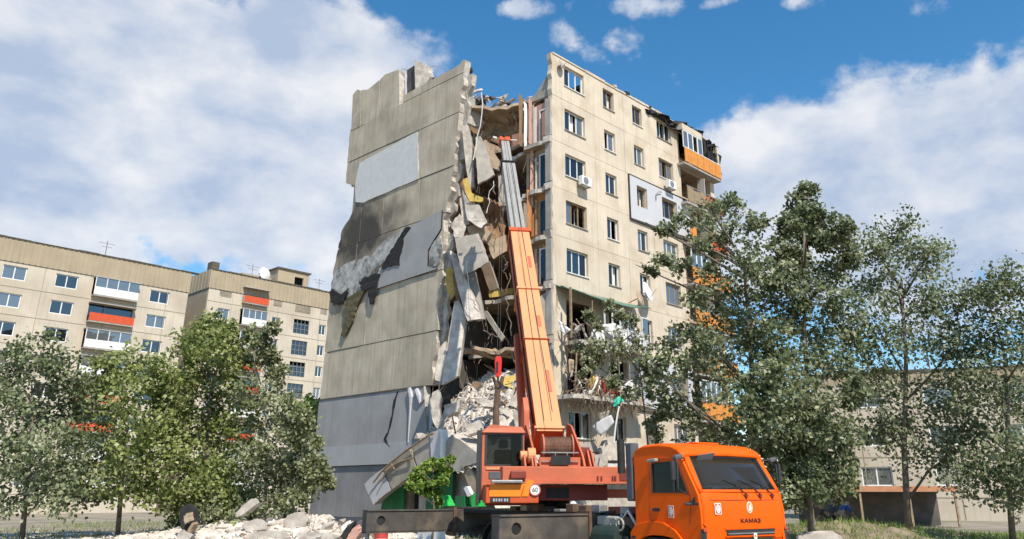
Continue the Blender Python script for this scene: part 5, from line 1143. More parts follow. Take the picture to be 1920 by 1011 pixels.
MB().tube([FOOT + dB * .5 + Vector((-.41, 0, 0)) + nB * .2, FOOT + dB * (d1 * .5) + Vector((-.42, 0, 0)) + nB * .15, FOOT + dB * (d1 - .3) + Vector((-.41, 0, 0)) + nB * .2], .025, 6).build('hydraulic_hose', 'chassis', b1)
# hoist rope from drum over the boom head
hp = FOOT + dB * (LB + .02); 
hw = TM @ hp
o = tur(MB().obox(hp - dB * .1, (.28, 0, 0), dB * .2, nB * .26), 'boom_head', 'boomside', bevel=.02)
MB().lathe(hp + dB * .1 + nB * .22 + Vector((-.12, 0, 0)), (1, 0, 0), [(0, .12), (.06, .18), (.12, .12)], 18).build('sheave', 'chassis', o)
MB().lathe(hp + dB * .12 - nB * .25 + Vector((-.12, 0, 0)), (1, 0, 0), [(0, .2), (.06, .28), (.12, .2), (.22, .28), (.24, .2)], 18).build('sheave', 'rust', o)
MB().tube([hp + dB * .1 + Vector((-.4, 0, .12)), hp + dB * .1 + Vector((-.6, 0, .18))], .06, 6).build('head_lamp', 'pvc', o); MB().tube([hp + Vector((.2, 0, .1)), hp + Vector((.65, 0, .12))], .03, 5).build('head_arm', 'pvc', o)
hk = TM.inverted() @ Vector(at(932, 690, (TM @ hp).y + .2)); tp = hp + dB * .15 - nB * .3; hk.x = tp.x - .12; hk.y = tp.y + .05
tur(MB().tube([tp + Vector((-.08, 0, 0)), hk + Vector((-.06, 0, .5))], .014, 4).tube([tp + Vector((.04, 0, 0)), hk + Vector((.06, 0, .5))], .014, 4).tube([FOOT + nB * .55 + dB * .5 + Vector((0, -.8, 0)), hp + nB * .42], .014, 4), 'hoist_rope', 'wire')
o = tur(MB().prism([hk + Vector(q) for q in ((-.13, -.1, .55), (.13, -.1, .55), (.17, -.1, .3), (.13, -.1, -.3), (.05, -.1, -.42), (-.05, -.1, -.42), (-.13, -.1, -.3), (-.17, -.1, .3))], (0, .22, 0)), 'hook_block', mat('signal_red_paint', (.62, .02, .02), .5, .1, 3, .1), bevel=.02)
MB().box(hk.x - .1, hk.x - .01, hk.y - .13, hk.y - .11, hk.z - .2, hk.z + .3).build('block_plate', 'chassis', o)
MB().tube([hk + Vector((0, 0, -.42)), hk + Vector((0, 0, -.62)), hk + Vector((.12, 0, -.72)), hk + Vector((.13, 0, -.86)), hk + Vector((0, 0, -.95)), hk + Vector((-.12, 0, -.86))], [.05, .05, .055, .06, .05, .03], 8).build('hook', 'chassis', o, smooth=True)
# lift ram under the boom
tur(MB().tube([(-.52, .6, 2.3), FOOT + dB * 5.6 - nB * .62 + Vector((-.40, 0, 0))], .15, 14), 'lift_ram', 'boomside', smooth=True); tur(MB().tube([(.42, .6, 2.3), FOOT + dB * 5.6 - nB * .62 + Vector((.3, 0, 0))], .15, 14), 'lift_ram', 'boomside', smooth=True)
tur(MB().prism([(-.55, -.3, 2.6), (-.55, .5, 2.6), (-.55, .6, 3.9), (-.55, .1, 4.6), (-.55, -.25, 4.2)], (-.16, 0, 0)), 'boom_foot_plate', 'turret', bevel=.01)
# operator's cabin on the left of the turret
X0, X1, Y0, Y1, Z0, Z1 = -2.02, -.86, -1.5, .3, 1.72, 3.56
cabp = [(X0, Z0), (X1, Z0), (X1, Z1 - .1), (X1 - .08, Z1), (X0 + .1, Z1), (X0, Z1 - .12)]
wn = [(X0 + .14, 2.64), (X1 - .10, 2.64), (X1 - .10, 3.40), (X0 + .14, 3.40)]
oc = tur(MB().holed(cabp, [wn], lambda x, z: (x, Y0, z), (0, .06, 0)), 'operator_cabin', 'turret', bevel=.01)
MB().box(X0 + .14, X1 - .10, Y0 + .02, Y0 + .03, 2.64, 3.40).build('rear_window', 'cabglass', oc)
MB().holed([(X0 + .07, 2.60), (X1 - .03, 2.60), (X1 - .03, 3.44), (X0 + .07, 3.44)], [wn], lambda x, z: (x, Y0 - .008, z), (0, .02, 0)).build('window_rubber', 'darkplastic', oc)
MB().box(X1 - .36, X1 - .08, Y0 - .02, Y0 - .01, 2.56, 3.42).build('door_rail', 'cabglass', oc)
for sx, th in ((X0, .05), (X1 - .05, .05)):
    sw = MB().holed([(Y0 + .06, Z0), (Y1, Z0), (Y1, Z1 - .12), (Y0 + .06, Z1 - .12)], [[(Y0 + .2, 2.5), (Y1 - .1, 2.5), (Y1 - .1, 3.35), (Y0 + .2, 3.35)]], lambda y, z: (sx, y, z), (th, 0, 0)).build('cabin_side', 'turret', oc)
    MB().box(sx + .02, sx + .03, Y0 + .2, Y1 - .1, 2.5, 3.35).build('side_window', 'cabglass', sw)
MB().holed([(X0 + .06, Z0), (X1 - .06, Z0), (X1 - .06, Z1 - .12), (X0 + .06, Z1 - .12)], [[(X0 + .14, 2.2), (X1 - .14, 2.2), (X1 - .14, 3.40), (X0 + .14, 3.40)]], lambda x, z: (x, Y1 - .05, z), (0, .045, 0)).build('cabin_front', 'turret', oc)
MB().prism([(X0 - .03, Y0 - .06, Z1 - .10), (X1 + .04, Y0 - .06, Z1 - .10), (X1 - .06, Y0 - .02, Z1 + .06), (X0 + .22, Y0 - .02, Z1 + .12), (X0 + .1, Y0 - .02, Z1 + .02)], (0, 1.95, 0)).build('cabin_roof', 'turret', oc, bevel=.03)
MB().box(X0 - .14, X0 - .06, Y0 - .03, Y0 + .06, 1.6, 3.52).box(X0 - .05, X0 - .01, Y0 - .02, Y0 + .05, 1.65, 3.58).build('cabin_post', 'darkplastic', oc)
MB().box(X0 + .1, X1, Y0 - .55, Y0 - .02, 1.60, 1.7).build('cabin_step', 'turretdark', oc)
o = MB().box(-1.62, -1.12, -.75, -.3, 2.3, 2.45).build('operator_seat', 'seat', oc, bevel=.04); MB().box(-1.62, -1.12, -.9, -.76, 2.4, 3.05).build('backrest', 'seat', o, bevel=.06); MB().box(-1.5, -1.24, -.9, -.79, 3.08, 3.32).build('headrest', 'seat', o, bevel=.05)
MB().box(X0 + .12, X1 - .08, Y0 - .03, Y0 - .004, 2.50, 2.56).build('trim', 'boom', oc)
for k in range(6):
    x = -.5 + .2 * k; MB_ = MB().tube([(x, -1.0, 2.15), (x - .1, -1.6, 2.75), (x - .05 + .1 * (k % 2), -1.9, 2.6), (x, -2.1, 2.58)], .03, 6); tur(MB_, 'hydraulic_hose', 'chassis', smooth=True)
for x in (-.95, -.75, .8, .9): tur(MB().prism([(x, -2.3, 2.57), (x, -1.7, 2.57), (x, -1.7, 3.0), (x, -1.9, 3.0)], (.05, 0, 0)), 'gusset_plate', 'turret', bevel=.01)
tur(MB().box(.7, .95, -1.6, -1.1, 2.57, 3.1), 'valve_box', 'turretdark', bevel=.03)
# machinery cover, speed sign and number plate below the cabin
mc = tur(MB().box(-1.98, -.62, -2.56, -1.52, 1.66, 2.11), 'machinery_cover', 'boomside', bevel=.02)
tur(MB().prism([(-1.9, -2.58, 1.82), (-1.1, -2.58, 1.82), (-1.0, -2.58, 2.12), (-1.88, -2.58, 2.12)], (0, .015, 0)), 'cover_panel', 'bright', bevel=.004)
tur(MB().prism([(-1.06, -2.58, 1.82), (-.9, -2.58, 1.82), (-.74, -2.58, 2.2), (-.9, -2.58, 2.24), (-.97, -2.58, 2.14)], (0, .015, 0)), 'cover_panel', 'bright', bevel=.004)
tur(MB().box(-1.86, -1.05, -2.72, -2.5, 2.14, 2.22), 'light_bar', 'steel', bevel=.02)
tur(MB().box(-1.92, -1.62, -2.72, -2.55, 2.23, 2.42), 'tail_box', 'seat', bevel=.02)
sg_ = tur(MB().lathe((-.72, -2.582, 1.98), (0, -1, 0), [(0, .15), (.012, .15), (.013, 0)], 24), 'speed_sign', 'sticker')
mb = MB(); ring = [(i * 6.283 / 24) for i in range(24)]
mb.holed([(.148 * math.cos(a), .148 * math.sin(a)) for a in ring], [[(.122 * math.cos(a), .122 * math.sin(a)) for a in ring]], lambda x, z: (-.72 + x, -2.597, 1.98 + z), (0, .002, 0)); mb.build('sign_ring', 'stickred', sg_)
text('60', .15, frame4(Vector((-.72, -2.600, 1.98)), (1, 0, 0), (0, 0, 1)), 'print', 'sign_number', sg_, .002)
pl = tur(MB().box(-1.86, -1.36, -2.595, -2.563, 1.68, 1.8), 'number_plate', 'print')
for k, w in enumerate((.05, .04, .05, .03, .05, .04)): MB().box(-1.80 + k * .07, -1.80 + k * .07 + w, -2.600, -2.596, 1.705, 1.775).build('plate_mark', 'stickgrey', pl)
tur(MB().lathe((.35, -2.13, 1.62), (0, -1, 0), [(0, .09), (.1, .09), (.11, .0)], 12), 'tail_lamp', 'pvc'); tur(MB().lathe((.4, -2.13, 1.5), (0, -1, 0), [(0, .07), (.1, .07), (.11, .0)], 12), 'tail_lamp', 'pvc')

# ================================================================= rubble
def hnoise(x, y): return .5 * math.sin(x * 1.7 + 1.3 * y) + .3 * math.sin(3.1 * x - 2.3 * y + 1) + .25 * math.sin(5.3 * x + 4.7 * y + 2)
def mound_h(s, t):
    f = min(1, max(0, (s + 2.2) / 4.6)); e = min(1, max(0, (t + .9 - .35 * max(0, s - 1)) / 2.0)) * min(1, max(0, (8.3 - t) / 2.0))
    return (3.0 + 5.0 * f ** .85) * e ** .6 + .22 * hnoise(s * 1.4, t * 1.4) * e
def heightfield(name, fn, xs, ys, tr, m_, **tags):
    vs = [tr(x, y, fn(x, y) + random.uniform(-.10, .12)) for y in ys for x in xs]; n = len(xs)
    fs = [(j * n + i, j * n + i + 1, (j + 1) * n + i + 1, (j + 1) * n + i) for j in range(len(ys) - 1) for i in range(n - 1)]
    return MB().add(vs, fs).build(name, m_, None, **tags)
frange = lambda a, b, d: [a + d * i for i in range(int((b - a) / d) + 1)]
heightfield('rubble_mound', mound_h, frange(-2.3, 5.8, .18), frange(-2.2, 7.1, .18), lambda s, t, z: tuple(blockpt(s, t, z)), 'pale', kind='stuff', label='grey white rubble mound filling the gap of the wrecked block', cat='rubble')
def small_rubble(name, n, pos, smin, smax, ms, **tags):     # thousands of small lumps, one object
    mb = MB(); 
    for _ in range(n):
        p = pos(); w = random.uniform(smin, smax) * random.choice((.6, .8, 1, 1, 1.5)); e = Matrix.Rotation(random.uniform(0, 6), 3, 'X') @ Matrix.Rotation(random.uniform(0, 6), 3, 'Z')
        me = random.choice(HULLS); d = Vector((w, w * random.uniform(.5, 1), w * random.uniform(.3, .8)))
        mb.add([Vector(p) + e @ Vector((v.co.x * d.x, v.co.y * d.y, v.co.z * d.z)) for v in me.vertices], [tuple(f.vertices) for f in me.polygons], random.choice(range(len(ms))))
    return mb.build(name, ms, None, kind='stuff', **tags)
def mpos(): s, t = random.uniform(-2.2, 4.2), random.uniform(-.5, 6.9); return blockpt(s, t, mound_h(s, t) + .02)
small_rubble('small_rubble', 1700, mpos, .04, .17, ['pale', 'pale', 'broken', 'cloth', 'concrete', 'tan', 'black', 'brown'], label='small broken masonry scattered over the rubble mound', cat='rubble')
for k in range(150):
    s, t = random.uniform(-2.0, 3.6), random.uniform(-.3, 6.8); w = random.uniform(.14, .42) * (1.5 if k % 12 == 0 else 1); m_ = random.choice(['pale', 'pale', 'pale', 'broken', 'concrete', 'cloth', 'dkbrown'])
    chunk(random.choice(HULLS), m_, blockpt(s, t, mound_h(s, t) + w * .15), (w, w * random.uniform(.5, .9), w * random.uniform(.2, .6)), [random.uniform(-.9, .9), random.uniform(-.9, .9), random.uniform(0, 6)], 'rubble_chunk', label=('large ' if w > .42 else 'small ' if w < .24 else 'middling ') + COLW[m_] + ' lump ' + ('low on' if s < -.4 else 'halfway up' if s < 1.5 else 'near the crest of') + ' the rubble mound, ' + ('left part' if t > 4.6 else 'middle' if t > 2 else 'part by the boom'), cat='rubble chunk', group='lumps on the rubble mound')
for k in range(26):
    s, t = random.uniform(-1.5, 3.0), random.uniform(.3, 6.5); p = blockpt(s, t, mound_h(s, t)); d = Vector((random.uniform(-1, 1), random.uniform(-1, .3), random.uniform(-.1, .9))).normalized() * random.uniform(.4, 1.3)
    m_ = random.choice(('wood', 'rebar', 'pvc', 'rebar', 'wood')); o = MB().beam((0, 0, 0), d, .06, .03).build('lath', m_, None, label={'wood': 'splintered wooden lath sticking out of the rubble mound', 'rebar': 'thin rusty bar sticking out of the rubble mound', 'pvc': 'white window strip sticking out of the rubble mound'}[m_], cat='lath', group='laths in the rubble mound'); o.location = p
for px, Y, m2, lab in [([(812, 735), (822, 730), (826, 745), (822, 775), (810, 770), (806, 750)], 40.6, 'pale', 'pale lump hanging at the foot of the torn wall edge'),
        ([(808, 768), (822, 762), (830, 790), (820, 805), (812, 792)], 40.0, 'broken', 'rough chunk below the pale hanging lump'),
        ([(958, 742), (978, 736), (986, 758), (970, 766), (955, 760)], 40.4, 'pale', 'large white lump beside the boom on the rubble mound'),
        ([(962, 772), (984, 768), (986, 812), (966, 806)], 39.6, 'pale', 'tall pale block beside the boom low on the mound'),
        ([(890, 745), (924, 752), (930, 764), (905, 762)], 40.6, 'pale', 'flat pale slab lying mid slope on the rubble mound'),
        ([(832, 760), (862, 752), (858, 772), (836, 780)], 40.3, 'broken', 'flat broken plate at the left of the rubble mound'),
        ([(870, 798), (900, 788), (905, 806), (878, 815)], 39.0, 'pale', 'flat slab low on the mound above the cabin roof'),
        ([(884, 722), (892, 714), (902, 720), (892, 730)], 41.5, 'brown', 'brown board on the crest of the rubble mound')]:
    slab('rubble_slab', px, Y, .3, [m2, 'broken'], lab, amp=.06, push=(.2, 1, -.2))
# charred forked post standing in the rubble
def tubes(name, label, cat, m_, paths, Y, parent=None, n=8, **kw):
    c = at(*paths[0][0][0], Y); mb = MB()
    for p, r in paths: mb.tube([at(u, v, Y) - c for u, v in p], r, n)
    o = mb.build(name, m_, parent, label=label, cat=cat, **kw); o.location = c; return o
tubes('broken_trunk', 'charred forked tree stump standing in the rubble mound', 'stump', 'rust', [([(931, 815), (930, 770), (933, 735), (931, 716)], [.17, .15, .13, .08]), ([(933, 738), (938, 722), (943, 706)], [.11, .11, .09]), ([(932, 728), (927, 712), (924, 706)], [.09, .08, .06])], 39.2)

# ---------------------------------------------------------------- collapsed entrance porch on the end wall
def gpt(u, v, x): t, z = Gp(u, v, x); return blockpt(x, t, z)
def porch(px, x, off, mats, name, label, cat, n=3, amp=.04, bev=0):
    P = [gpt(u, v, x) for u, v in px]; c = sum(P, Vector()) / len(P)
    o = MB().prism([p - c for p in (jag(P, n, amp) if amp else P)], UA * off[0] + UB * off[1] + Vector((0, 0, off[2])), 0, 1).build(name, mats, None, label=label, cat=cat); o.location = c; return o
pr = porch([(683, 908), (699, 893), (716, 880), (733, 920), (712, 935), (700, 948)], -2.6, (.5, 0, .1), ['insul', 'concrete'], 'porch_canopy', 'pale bent end of the collapsed porch canopy', 'canopy')
porch([(718, 878), (748, 858), (768, 843), (782, 880), (752, 905), (735, 918)], -2.6, (.5, 0, .1), [mat('weathered_board', (.33, .30, .25), .9, .25, 2.0, .3, 20, streak=.4), 'concrete'], 'canopy_slab', 'weathered tan middle slab of the collapsed porch canopy', 'slab')
porch([(770, 841), (790, 824), (805, 815), (806, 858), (790, 873), (784, 879)], -2.6, (.8, 0, .1), ['concrete', 'pale'], 'canopy_slab', 'grey upper slab of the collapsed porch canopy', 'slab')
porch([(806, 813), (824, 804), (826, 832), (824, 866), (808, 860)], -2.65, (.5, 0, 0), ['insul', 'pvc'], 'canopy_panel', 'pale blue grey panel at the ridge of the collapsed porch', 'panel', amp=.02)
porch([(828, 860), (832, 835), (846, 815), (872, 832), (897, 851), (896, 868), (872, 874), (856, 886)], -2.3, (1.6, .2, .3), ['concrete', 'pale'], 'porch_roof_slab', 'large grey roof slab tilted to the right on the collapsed porch', 'slab', amp=.03)
porch([(866, 880), (880, 872), (897, 905), (896, 935), (886, 925)], -2.2, (.3, 0, 0), ['tan', 'concrete'], 'porch_roof_slab', 'narrow broken strip hanging below the tilted porch roof slab', 'slab', amp=.05)
rl = None
P = lambda u, v: gpt(u, v, -2.75)
c = P(700, 905); mb = MB()
mb.tube([P(u, v) - c for u, v in [(700, 905), (716, 884), (735, 866), (760, 846), (785, 829), (806, 815), (814, 812)]], .05, 6).tube([P(u, v) - c for u, v in [(714, 903), (724, 884), (745, 868), (774, 858)]], .045, 6).tube([P(u, v) - c for u, v in [(733, 868), (740, 880)]], .04, 5).tube([P(u, v) - c for u, v in [(772, 840), (774, 858)]], .04, 5)
o = mb.build('bent_railing', 'wood', None, label='bent pale railing along the top of the collapsed canopy', cat='railing'); o.location = c
o = porch([(826, 806), (829, 806), (830, 862), (825, 866)], -2.85, (.1, 0, 0), ['pvc', 'pvc'], 'ridge_strip', 'white vertical strip at the ridge of the collapsed porch', 'strip', amp=0)
porch([(722, 890), (757, 880), (757, 958), (714, 958)], -1.9, (.1, 0, 0), ['green_door', 'green_door'], 'green_panel', 'dark green metal panel under the left canopy slab', 'panel', amp=0)
porch([(800, 862), (849, 866), (848, 956), (800, 956)], -1.5, (.1, 0, 0), ['green_door', 'green_door'], 'green_panel', 'dark green metal panel behind the young tree', 'panel', amp=0)
porch([(757, 900), (769, 900), (768, 956), (755, 956)], -1.5, (.3, 0, 0), ['wood', 'wood'], 'porch_post', 'tan wooden post between the green panels', 'post', amp=0)
porch([(786, 900), (799, 900), (798, 956), (785, 956)], -1.5, (.3, 0, 0), ['concrete', 'concrete'], 'porch_post', 'grey post behind the young tree', 'post', amp=0)
porch([(848, 866), (896, 872), (896, 952), (846, 952)], -1.0, (.2, 0, 0), ['pale', 'pale'], 'porch_wall', 'pale grey porch wall left of the crane cabin', 'wall', amp=0)
porch([(769, 900), (785, 900), (785, 955), (769, 955)], -.6, (.1, 0, 0), ['black', 'black'], 'doorway_leaf', 'black door leaf between the two porch posts', 'door', amp=0)  # plain black leaf set back between the posts
porch([(818, 948), (822, 934), (829, 928), (834, 938), (838, 950)], -2.9, (.5, 0, 0), ['green_bright', 'green_bright'], 'plastic_bag', 'bright green plastic bag below the young tree', 'bag', amp=.05)
b = porch([(853, 930), (871, 930), (870, 950), (854, 950)], -3.0, (.5, 0, 0), ['green_door', 'green_door'], 'waste_bin', 'dark green bin beside the crane cabin', 'bin', amp=.01)
porch([(884, 926), (896, 924), (896, 950), (884, 950)], -2.9, (.5, 0, 0), ['green_bright', 'green_bright'], 'plastic_crate', 'light green crate against the crane cabin', 'crate', amp=.02)
porch([(869, 915), (876, 912), (884, 928), (876, 932)], -3.0, (.2, 0, 0), ['cloth', 'cloth'], 'white_scrap', 'white scrap above the green bin', 'scrap', amp=.03)
porch([(783, 985), (825, 985), (823, 1040), (782, 1040)], -5.5, (.3, 0, 0), ['pvc', 'pvc'], 'ribbed_sheet', 'white ribbed panel under the rear outrigger beam', 'panel', amp=0)
porch([(693, 988), (707, 988), (707, 1045), (691, 1045)], -6.5, (.3, 0, 0), ['tan', 'wood'], 'board', 'tan board standing under the end of the rear outrigger beam', 'board', amp=.02)
bp = gpt(713, 1035, -6.3); bar = empty('red_barrel', Vector((bp.x, bp.y, 0)), 0, label='red barrel under the rear outrigger beam', cat='barrel')
MB().lathe((0, 0, .02), (0, 0, 1), [(0, .27), (.02, .29), (.3, .285), (.31, .3), (.33, .3), (.34, .285), (.6, .285), (.61, .3), (.63, .3), (.64, .285), (.88, .29), (.9, .27)], 20).build('drum', mat('red_drum', (.42, .05, .04), .6, .25, 4, .1), bar)
MB().lathe((.1, 0, .921), (0, 0, 1), [(0, .05), (.03, .05), (.031, 0)], 10).build('bung', 'steel', bar)

# ---------------------------------------------------------------- pale plates along the foot of the front
for px, y, m2, lab in [([(1088, 835), (1108, 828), (1120, 838), (1118, 848), (1088, 846)], -.5, 'pale', 'pale pentagon plate leaning under the ground storey window'),
        ([(1122, 846), (1140, 820), (1152, 822), (1160, 840), (1176, 836), (1176, 864), (1142, 864)], -.5, 'pale', 'broken white wall plate with a pointed top beside the truck cab'),
        ([(1090, 850), (1116, 850), (1112, 866), (1094, 864)], -.6, 'concrete', 'small grey plate below the pale pentagon plate'),
        ([(1116, 852), (1140, 852), (1140, 872), (1116, 880)], -.55, 'pale', 'cream block below the broken white plate'),
        ([(1088, 866), (1110, 862), (1106, 890), (1092, 892)], -.8, 'broken', 'crumbled heap edge beside the turret'),
        ([(1140, 868), (1182, 868), (1186, 905), (1140, 905)], -.4, 'stucco', 'white lower plate right of the turret')]:
    P = [blockpt(*(lambda q: (q[0], y, q[1]))(Fp(u, v, y))) for u, v in px]; c = sum(P, Vector()) / len(P)
    o = MB().prism([p - c for p in jag(P, 4, .04)], UB * .22, 0, 1).build('wall_plate', [m2, 'broken'], None, label=lab, cat='plate'); o.location = c

# ---------------------------------------------------------------- rubble on the ground at the left
def heap_h(x, y):
    f = math.exp(-((x + 11.5) / 4.8) ** 2 - ((y - 38.5) / 2.3) ** 2); return max(-.06, 1.0 * f + .16 * hnoise(x * .9, y * 1.1) * min(1, f * 3) - .05)
heightfield('rubble_heap', heap_h, frange(-26, -3.5, .3), frange(33, 45, .3), lambda x, y, z: (x, y, z), 'pale', kind='stuff', label='low heap of white rubble on the ground at the left', cat='rubble')
def hpos(): x, y = random.gauss(-11.5, 3.3), random.uniform(34.5, 42); return Vector((x, y, heap_h(x, y) + .03))
small_rubble('small_rubble', 900, hpos, .05, .2, ['pale', 'pale', 'broken', 'cloth', 'concrete', 'tan', 'wood'], label='small broken masonry scattered over the left heap', cat='rubble')
for k in range(70):
    x, y = random.gauss(-11.5, 3.3), random.uniform(35, 41); w = random.uniform(.2, .55)
    m_ = random.choice(['pale', 'pale', 'cloth', 'concrete', 'broken'])
    chunk(random.choice(HULLS), m_, (x, y, heap_h(x, y) + w * .1), (w, w * random.uniform(.5, .9), w * random.uniform(.2, .5)), [random.uniform(-.7, .7), random.uniform(-.7, .7), random.uniform(0, 6)], 'rubble_chunk', label=('large ' if w > .42 else 'small ' if w < .3 else 'middling ') + COLW[m_] + ' lump on the left rubble heap, ' + ('far left' if x < -16 else 'left of its middle' if x < -12.5 else 'right of its middle' if x < -9 else 'end by the crane')+(', front' if y < 37.5 else ', back'), cat='rubble chunk', group='lumps on the left heap')
for px, Y, m2, lab in [([(434, 972), (440, 962), (470, 936), (481, 934), (486, 942), (450, 968)], 37.2, 'pale', 'long pale slab tilted against the left tree'),
        ([(538, 966), (552, 961), (570, 960), (578, 972), (572, 988), (545, 994), (530, 984)], 37.0, 'pale', 'rounded white slab leaning beside the grey base wall'),
        ([(452, 985), (482, 972), (496, 976), (498, 992), (462, 998)], 36.2, 'pale', 'white slab lying below the long tilted slab'),
        ([(438, 1011), (475, 998), (535, 994), (545, 1008), (500, 1016)], 35.3, 'pale', 'broad flat white slab at the bottom left edge'),
        ([(333, 1000), (345, 992), (362, 1004), (350, 1016), (333, 1016)], 35.0, 'pale', 'pale slab corner at the bottom left beside the burnt wood'),
        ([(555, 1000), (600, 998), (640, 1004), (620, 1016), (560, 1016)], 35.2, 'broken', 'rubble plate in front of the grey base wall')]:
    slab('rubble_slab', px, Y, .25, [m2, 'broken'], lab, amp=.07, push=(.1, 1, -.5))
for px, Y, m2, lab in [([(638, 1008), (648, 990), (662, 978), (664, 984), (652, 1004), (645, 1014)], 32.5, 'black', 'black plastic sheet in the heap near the outrigger'),
        ([(648, 1012), (660, 992), (668, 986), (674, 1000), (664, 1016)], 32.0, 'pink', 'pinkish cloth bundle in the heap near the outrigger'),
        ([(664, 984), (672, 977), (686, 980), (688, 1004), (672, 1012)], 32.8, 'seat', 'dark grey crumpled sheet beside the outrigger beam'),
        ([(640, 986), (650, 978), (652, 984), (642, 998)], 33.0, 'cloth', 'small white scrap beside the black plastic sheet')]:
    slab('debris_sheet', px, Y, .3, [m2, m2], lab, cat='debris', amp=.06)
for px, m2, lab in [([(335, 955), (350, 945), (362, 958), (365, 985), (350, 1000), (338, 990)], 'black', 'burnt dark timber pile at the lower left'), ([(344, 968), (352, 962), (354, 978), (346, 984)], 'tan', 'pale board end inside the burnt timber pile'), ([(348, 998), (360, 980), (364, 984), (354, 1002)], 'wood', 'brown plank leaning on the burnt timber pile')]:
    slab('timber', px, 36 if m2 == 'black' else 35.4, .3, [m2, m2], lab, cat='timber', amp=.06)

# ================================================================= trees
LM = {'poplar': leafmat('poplar_leaf', (.085, .11, .045), (.20, .235, .115), (.46, .47, .32)), 'olive': leafmat('olive_leaf', (.10, .135, .03), (.245, .285, .085), (.48, .50, .25)),
      'bright': leafmat('bright_leaf', (.09, .15, .022), (.20, .30, .05), (.38, .48, .15)), 'dusty': leafmat('dusty_leaf', (.11, .13, .05), (.25, .275, .14), (.50, .51, .35))}
def leaves(P, size, rng_):
    """P: leaf positions, one pointed folded leaf each (4 corners, 2 triangles)"""
    n = len(P); nr = rng_.normal(size=(n, 3)) + np.array([.35, -.75, .75]); nr /= np.linalg.norm(nr, axis=1)[:, None]
    d = rng_.normal(size=(n, 3)); d[:, 2] -= .5; d -= nr * (d * nr).sum(1)[:, None]; d /= np.linalg.norm(d, axis=1)[:, None]; e = np.cross(nr, d)
    L_ = size * rng_.uniform(.65, 1.3, n)[:, None]; W_ = L_ * rng_.uniform(.28, .42, n)[:, None]
    up = np.cross(d, e) * L_ * .12
    V = np.empty((n, 4, 3)); V[:, 0] = P; V[:, 1] = P + d * L_ * .45 + e * W_ + up; V[:, 2] = P + d * L_; V[:, 3] = P + d * L_ * .45 - e * W_ + up
    return V.reshape(-1, 3)
def make_tree(name, label, cat, Y, base, blobs, leaf, dens, lm, group=None, trunk_r=.14, spread=1.0, bark='bark', seed=0, dY=None, limb_every=2, rs=1.0):
    """base: picture point of the trunk's foot column; blobs: clumps of the crown (picture centre, radius), each with its own distance"""
    rg = np.random.default_rng(seed); rd = random.Random(seed)
    foot = at(base[0], 925, Y); foot.z = 0
    root = empty(name, foot, 0, label=label, cat=cat, group=group)
    C3 = []; span = dY if dY is not None else 2.2
    dn = []
    for (u, v, r, *q) in blobs:
        dn.append(q[0] if q else 1.0); r *= rs
        y = Y + rd.uniform(-span, span); C3.append((at(u, v, y) - foot, r / 1595 * Y))
    top = at(base[0] + (base[2] if len(base) > 2 else 0), base[1], Y) - foot
    tr = [Vector((0, 0, -.2)), top * .33 + Vector((rd.uniform(-.1, .1), rd.uniform(-.1, .1), 0)), top * .66 + Vector((rd.uniform(-.15, .15), rd.uniform(-.1, .1), 0)), top]
    mb = MB().tube(tr, [trunk_r, trunk_r * .8, trunk_r * .6, trunk_r * .3], 9); mb.build('trunk', bark, root, smooth=True)
    for i, (c, r) in enumerate(C3):
        if i % limb_every: continue
        f = min(.95, max(.15, (c.z - (c.xy.length * .7)) / max(.1, top.z))); k = f * 3; a = int(min(k, 2)); st_ = tr[a].lerp(tr[a + 1], k - a)
        mid = st_.lerp(c, .5) + Vector((rd.uniform(-.2, .2), rd.uniform(-.2, .2), rd.uniform(-.1, .35)))
        mbl = MB().tube([st_, mid, c, c + (c - mid) * .35], [trunk_r * .42, trunk_r * .3, trunk_r * .18, .012], 6)
        for _ in range(4):
            q = mid.lerp(c, rd.uniform(.2, 1)); e = q + Vector((rd.gauss(0, 1), rd.gauss(0, 1), rd.gauss(.3, .8))).normalized() * r * rd.uniform(.6, 1.1); mbl.tube([q, q.lerp(e, .5) + Vector((0, 0, .05)), e], [.022, .016, .008], 4)
        mbl.build('limb', bark, root, smooth=True)
    PP = []; tone = []
    for (c, r), qd in zip(C3, dn):
        nsub = max(3, int(17 * dens * qd * rs * rs)); 
        for _ in range(nsub):
            v = rg.normal(size=3); v /= np.linalg.norm(v); o = np.array(c) + v * r * spread * rg.uniform(.15, 1.0) ** .7
            m_ = int(rg.integers(24, 46)); PP.append(o + rg.normal(size=(m_, 3)) * r * .20 * np.array([1, 1, .8])); t0 = rg.uniform(.0, .8)
            tone.append(np.clip(t0 + rg.normal(0, .22, m_), 0, 1))
    P = np.concatenate(PP); T = np.concatenate(tone); V = leaves(P, leaf, rg); n = len(P)
    me = bpy.data.meshes.new('crown'); me.vertices.add(4 * n); me.vertices.foreach_set('co', V.ravel()); me.loops.add(4 * n); me.loops.foreach_set('vertex_index', np.arange(4 * n, dtype=np.int32))
    me.polygons.add(n); me.polygons.foreach_set('loop_start', np.arange(0, 4 * n, 4, dtype=np.int32)); me.polygons.foreach_set('loop_total', np.full(n, 4, dtype=np.int32)); me.update(calc_edges=True)
    a = me.attributes.new('tone', 'FLOAT', 'FACE'); a.data.foreach_set('value', T); me.materials.append(LM[lm])
    o = bpy.data.objects.new('crown', me); COL.objects.link(o); o.parent = root
    return root
T = make_tree
